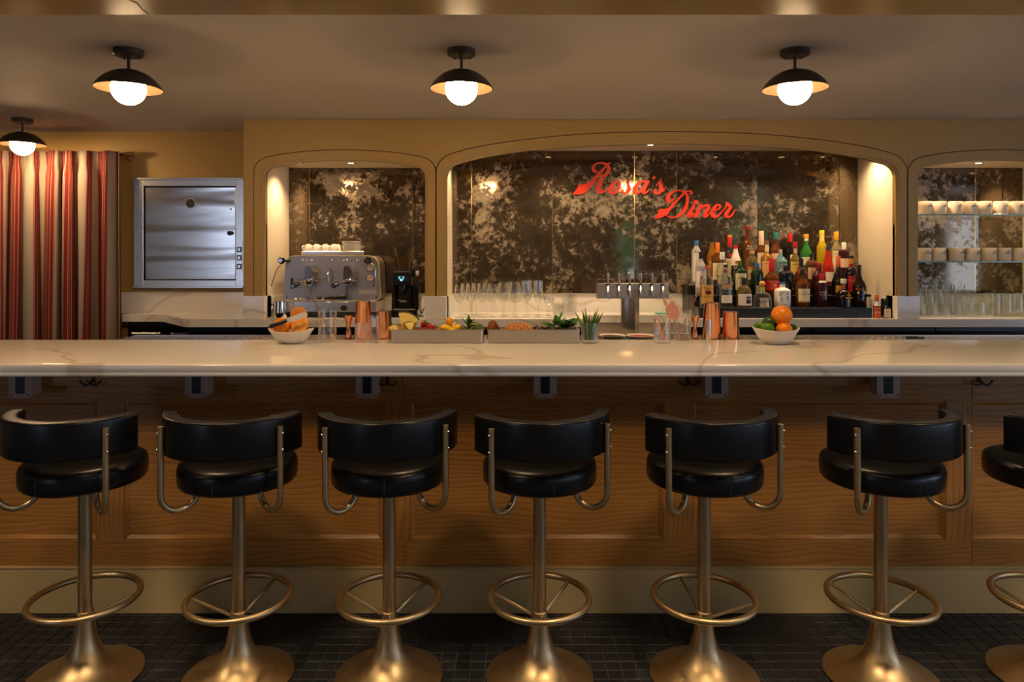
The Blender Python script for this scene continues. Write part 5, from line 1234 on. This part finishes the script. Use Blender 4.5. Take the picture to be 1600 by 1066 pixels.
def citrus(name, lab, px, py, dy, r, m_, sc, rot, cat):
    t = thing(name, lab, cat, gp(px, py, dy), group='citrus in the garnish pan'); t.rotation_euler = rot
    MB().ball((0, 0, 0), r, 20, 14, sc).build('skin', m_, t, smooth=80); MB().ball((r*sc[0]*.97, 0, 0), r*.18, 8, 6).build('nub', m_, t, smooth=80)
    return t
for i, a in enumerate([(702, 502.5, .02, .0175, 'kumquat', (.95, 1, 1.25), (0, 0, 0)), (696, 513, -.01, .019, 'lemon_skin', (1.45, 1, .9), (0, .2, .2)), (713, 513, -.01, .019, 'lemon_skin', (1.3, 1, .9), (0, -.5, -.2)), (706, 517, -.025, .015, 'lemon_skin', (1.3, 1, .9), (0, .1, 0)), (708, 509, .025, .016, 'pith', (.5, 1, 1.3), (0, .5, 0)), (690, 516.5, .01, .016, 'lemon_skin', (1.2, 1, .9), (0, 1, 0))]):
    citrus('lemon', ['kumquat standing on top of the lemons', 'lemon piece at the left of the lemon heap', 'lemon piece at the right of the lemon heap', 'lemon piece low at the front of the heap', 'pale peeled lemon slice upright in the heap', 'small lemon piece beside the strawberries'][i], *a, 'lemon')
def leaf_me(L, W, curl=.3, seg=6):
    v = []; f = []
    for i in range(seg+1):
        u = i/seg; w_ = W*sin(pi*min(.98, u*.92+.06))**.8; z = curl*L*u*u
        v += [(L*u, -w_, z+w_*.25), (L*u, 0, z), (L*u, w_, z+w_*.25)]
    for i in range(seg):
        for j in (0, 1): f.append((3*i+j, 3*i+j+1, 3*i+4+j, 3*i+3+j))
    n = len(v); return MB().add(v+[(x, y, z-.0006) for x, y, z in v], f+[tuple(q_+n for q_ in ff)[::-1] for ff in f])
LF = leaf_me(.05, .013).mesh('leaf', 'leaf', 70); LF2 = leaf_me(.042, .013, -.3).mesh('leaf', 'leaf_dark', 70)
def sprig(lab, loc, n, spread, seed, up=(.2, 1.2)):
    random.seed(seed); t = thing('herb_sprig', lab, 'herbs', loc)
    MB().tube([(0, 0, -.01), (.004, 0, .02), (.012, 0, .045)], .0015, 6).build('stem', 'leaf', t)
    for i in range(n):
        o_ = link('leaf', LF if i % 2 else LF2, t, (random.uniform(-spread, spread), random.uniform(-.02, .02), random.uniform(-.004, .022)))
        o_.rotation_euler = (random.uniform(-.5, .5), -random.uniform(*up), random.uniform(0, 2*pi)); s_ = random.uniform(.8, 1.25); o_.scale = (s_, s_, s_)
t = sprig('basil leaves beside the lime wedges in the left garnish pan', gp(731, 513), 9, .014, 5, (.5, 1.3))
for i, (px, py, rot) in enumerate(((741, 513.5, (R_(95), R_(30), .2)), (748, 517, (R_(100), R_(-15), -.1)))):
    t = thing('lime_wedge', ['pale lime wedge upright at the right of the left pan', 'small lime wedge in the right corner of the left pan'][i], 'lime', gp(px, py)); t.rotation_euler = rot
    P = [(.03*cos(pi*j/10), .03*sin(pi*j/10)) for j in range(11)]; MB().prismz(P, -.006, .006).build('flesh', 'leaf_pale' if i else 'pineapple', t)
    Q = [(.03*cos(pi*j/10), .03*sin(pi*j/10)) for j in range(11)]+[(.0325*cos(pi*(10-j)/10), .0325*sin(pi*(10-j)/10)) for j in range(11)]; MB().prismz(Q, -.0062, .0062).build('rind', 'lime_skin', t)
# right pan
t = thing('ginger_root', 'knobbly brown ginger root standing in the right garnish pan', 'ginger', gp(768, 518))
MB().tube([(0, 0, -.02), (-.003, 0, .01), (.004, 0, .035), (.010, 0, .052)], [.018, .021, .019, .010], 10).build('root', 'dried_brown', t, smooth=60); MB().tube([(.012, 0, .045), (.03, 0, .02), (.05, 0, -.005)], [.009, .007, .006], 8).build('finger', 'dried_brown', t, smooth=60)
for i in range(6):
    t = thing('orange_slice', ['dried orange slice at the front of the fan', 'second dried orange slice of the fan', 'third dried orange slice of the fan', 'fourth dried orange slice of the fan', 'fifth dried orange slice of the fan', 'dried orange slice at the back of the fan'][i], 'orange slice', gp(820-i*4.2, 517.5-(i % 2)*1.5, -.024+i*.010), group='dried orange slices'); t.rotation_euler = (R_(78), 0, R_(-25))
    r = .037-.001*i; t.rotation_euler = (R_(80+4*(i % 3)), R_(-6+4*i), R_(-22+6*(i % 2)))
    MB().lathe([(r*.91, -.0018), (r, -.0018), (r, .0018), (r*.91, .0018), (r*.91, -.0018)], 24, caps=False).build('rind', 'orange_skin', t); MB().lathe([(r*.91, -.001), (r*.91, .001)], 24).build('pith', 'pith', t)
    b = MB()
    for q_ in range(9):
        a0, a1 = 2*pi*(q_+.09)/9, 2*pi*(q_+.91)/9
        b.prismz([(r*.1*cos((a0+a1)/2), r*.1*sin((a0+a1)/2))]+[(r*.82*cos(a0+(a1-a0)*j_/3), r*.82*sin(a0+(a1-a0)*j_/3)) for j_ in range(4)], -.0016, .0016)
    b.build('segments', 'dried_orange', t)
random.seed(21)
for i in range(14):
    t = tag(MB().lathe([(.004, -.0012), (.012, -.001), (.013, .0005), (.004, .0012)], 10).build('dried_citrus_chip', 'spice' if i % 3 else 'tan_l', loc=gp(836+random.uniform(0, 22), 516-random.uniform(0, 7)*(1-abs(i-7)/9), random.uniform(-.02, .03))), 'small curled dried citrus chip between the orange slices and the mint', 'dried fruit', 'dried citrus chips'); t.rotation_euler = (random.uniform(.6, 1.7), random.uniform(-.5, .5), random.uniform(0, 3))
sprig('bunch of fresh mint spilling over the right end of the right pan', gp(880, 512), 38, .045, 9, (-.1, .9))
# pineapple fronds in a tumbler
def cut_tumbler(px, Y, hpx, wpx, lab):
    k = Y/F; h = hpx*k; r = wpx/2*k; t = thing('cut_tumbler', lab, 'glass', (X_(px, Y), Y, zB)); n = 32
    pr = [(0, 0), (r*.9, 0), (r*.95, .003), (r*.96, h*.22), (r*.97, h*.5), (r*.985, h*.8), (r, h), (r-.002, h), (r*.96-.003, h*.5), (r*.9-.002, .016), (0, .014)]
    b = MB().lathe(pr, n)
    for j in range(2, 5):
        for i in range(n):
            x, y, z = b.v[j*n+i]; s_ = 1+(.03 if (i+j) % 2 else -.03); b.v[j*n+i] = (x*s_, y*s_, z)
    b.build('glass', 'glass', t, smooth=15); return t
cut_tumbler(921.5, 3.34, 32, 27, 'cut glass tumbler holding pineapple leaves')
fr = thing('pineapple_fronds', 'grey green pineapple leaves standing in the tumbler', 'leaves', (X_(921.5, 3.34), 3.34, zB+.0155))
for i, (a, tip, hh) in enumerate([(-.4, -23, 34), (-.3, -12, 35), (-.15, -7, 37), (.05, -1, 27), (.1, 4, 24), (.2, 9, 33), (.3, 14, 38), (.4, 22, 35), (.15, 16, 30)]):
    k = 3.34/F; bx = (-.6+i*.15)*8*k; tipx = tip*k; top = (hh+13)*k; yy = (-1)**i*.006
    v = []; f = []
    for j in range(9):
        u = j/8; x = bx*(1-u)+tipx*u+(tipx-bx)*.35*u*(u-1); z = top*(u-.0) - (abs(tip)>20)*.010*u**3; w_ = 7.5*k*(1-u**1.5)*.5+.0005
        v += [(x-w_, yy+.004, z), (x, yy-.003, z), (x+w_, yy+.004, z), (x, yy-.0015+.004, z)]
    for j in range(8):
        for q_ in range(4): l = (q_+1) % 4; f.append((4*j+q_, 4*j+l, 4*j+4+l, 4*j+4+q_))
    MB().add(v, f).build('leaf', 'leaf_dark' if i % 2 else 'leaf_pale', fr, smooth=60)
# plates of rimming salt on the rail
for k, (p, w_, m_, lab) in enumerate(((957, 43, 'coffee_salt', 'shallow plate of dark rimming salt behind the pineapple leaves'), (1001, 45, 'salt_red', 'shallow plate of red rimming salt left of the crystal tumbler'))):
    Y = 3.60; t = thing('salt_plate', lab, 'plate', (X_(p, Y), Y, zR+.0002)); r = w_/2*Y/F
    MB().lathe([(0, 0), (r*.6, 0), (r*.65, .002), (r, .010), (r, .0115), (r*.64, .0042), (0, .0035)], 36).build('plate', 'porcelain' if k else 'steel_worn', t)
    b = MB(); random.seed(k)
    b.lathe([(r*.78, .0068), (r*.6, .0078), (r*.3, .0088), (0, .0092)], 30)
    for i in range(30): a = random.uniform(0, 6.28); q_ = r*.75*random.random()**.5; b.ball((q_*cos(a), q_*sin(a), .0085), .0018, 5, 4)
    o_ = b.build('salt', m_, t)
cut_tumbler(1034.5, 3.34, 38, 27, 'cut crystal tumbler full of copper cocktail picks')
random.seed(8)
for i in range(9):
    k = 3.34/F; a = random.uniform(0, 2*pi); a2 = a+2.6
    p0 = (X_(1034.5, 3.34)+.020*cos(a), 3.34+.020*sin(a), zB+.018); p1 = (X_(1034.5, 3.34)+.034*cos(a2), 3.34+.034*sin(a2), zB+.108+random.uniform(-.006, .01))
    t = thing('cocktail_pick', 'thin copper cocktail pick standing in the crystal tumbler', 'pick', p0, group='copper cocktail picks'); d = Vector(p1)-Vector(p0)
    MB().tube([(0, 0, 0), tuple(d)], .0016, 6).build('pin', 'copper', t); MB().ball(tuple(d), .0045, 8, 6).build('bead', 'copper', t)
sn = thing('cocktail_strainer', 'round copper cocktail strainer leaning on the mixing glass', 'strainer', bp(1051, 487, .06)); sn.rotation_euler = (R_(72), R_(-14), R_(30))
MB().lathe([(.030, -.001), (.040, -.001), (.040, .001), (.030, .001), (.030, -.001)], 30, caps=False).lathe([(.031, -.0005), (.031, .0005)], 30).build('plate', 'copper_satin', sn)
MB().tube([(.034*cos(2*pi*i/60)+.0022*cos(i*2.1), .034*sin(2*pi*i/60), -.004+.003*sin(i*2.1)) for i in range(60)], .0016, 5, True).build('spring', 'copper_satin', sn)
MB().rbox(-.010, .010, .036, .075, -.0012, .0012, .001).xf(lambda p: Vector((p.x-.02, p.y, p.z))).build('handle', 'copper_satin', sn)
MB().rbox(-.014, .014, .030, .046, -.0014, .0014, .001).xf(lambda p: Vector((p.x+.016, p.y, p.z))).build('thumb_tab', 'copper_satin', sn)
mixing_glass(1065.5, 3.46, 1.0803, 47, 29, 'clear mixing glass beside the crystal tumbler of picks')
bar_spoon((X_(1060, 3.46), 3.46, 1.100), (X_(1101, 3.52), 3.52, Z_(436, 3.52)), 'twisted copper bar spoon leaning in the right mixing glass')
jigger(1086, YQ, zR, 35, 13, 'copper jigger left of the right shaker tins')
tin(1112, YQ, zR, 57, 29, 23, 'tall copper shaker tin behind the silver tube'); tin(1142, YQ, zR, 43, 27, 22.5, 'short copper shaker tin at the right of the right group')
t = thing('atomiser', 'slim silver atomiser tube standing in front of the tall right shaker', 'atomiser', (X_(1107, 3.33), 3.33, zB))
MB().lathe([(0, 0), (.0115, 0), (.012, .001), (.012, .066), (.0108, .067), (.0108, .070)], 18).build('tube', 'steel', t); MB().lathe([(.012, .070), (.012, .113), (.010, .115), (0, .115)], 18).build('cap', 'steel', t)
boat_bowl(1212.5, 3.31, 73, 24, 'white boat shaped bowl of oranges and limes at the right of the bar')
YB = 3.31; kB = YB/F
fruit_orange(bp(1221.5, 493, .012), 16*kB, 'large whole orange on top of the right bowl')
fruit_orange(bp(1225, 516, -.02), 12.5*kB, 'whole orange lower in the right bowl')
for i, (px, py, dy, m_, r) in enumerate(((1187.5, 509.5, .01, 'lime_skin', 7.5), (1199, 513, -.03, 'lime_skin', 9), (1202, 504, .02, 'lime_dark', 9.5), (1237, 515, .03, 'lime_dark', 9), (1211, 511, .05, 'lime_dark', 9))):
    t = thing('lime', ['lime at the left tip of the right bowl', 'lime at the front left of the right bowl', 'dark lime leaning behind the front lime', 'dark lime to the right of the oranges', 'dark lime hidden behind the oranges'][i], 'lime', bp(px, py, dy), group='limes in the right bowl')
    MB().ball((0, 0, 0), r*kB, 20, 14, (1.2, 1, .95)).build('skin', m_, t, smooth=80); MB().ball((r*kB*1.18, 0, 0), r*kB*.15, 8, 6).build('nub', m_, t, smooth=80)
tag(MB().rbox(-.03, .03, -.012, .012, 0, .012, .003).rbox(.031, .06, -.008, .008, .0, .008, .002).build('bar_lighter', 'black', loc=(X_(1425, 3.55), 3.55, zR)), 'small black lighter lying on the drip rail at the right', 'lighter')
print('tris', sum(len(o.data.polygons)*2 for o in bpy.data.objects if o.type == 'MESH'), 'objs', len(bpy.data.objects))
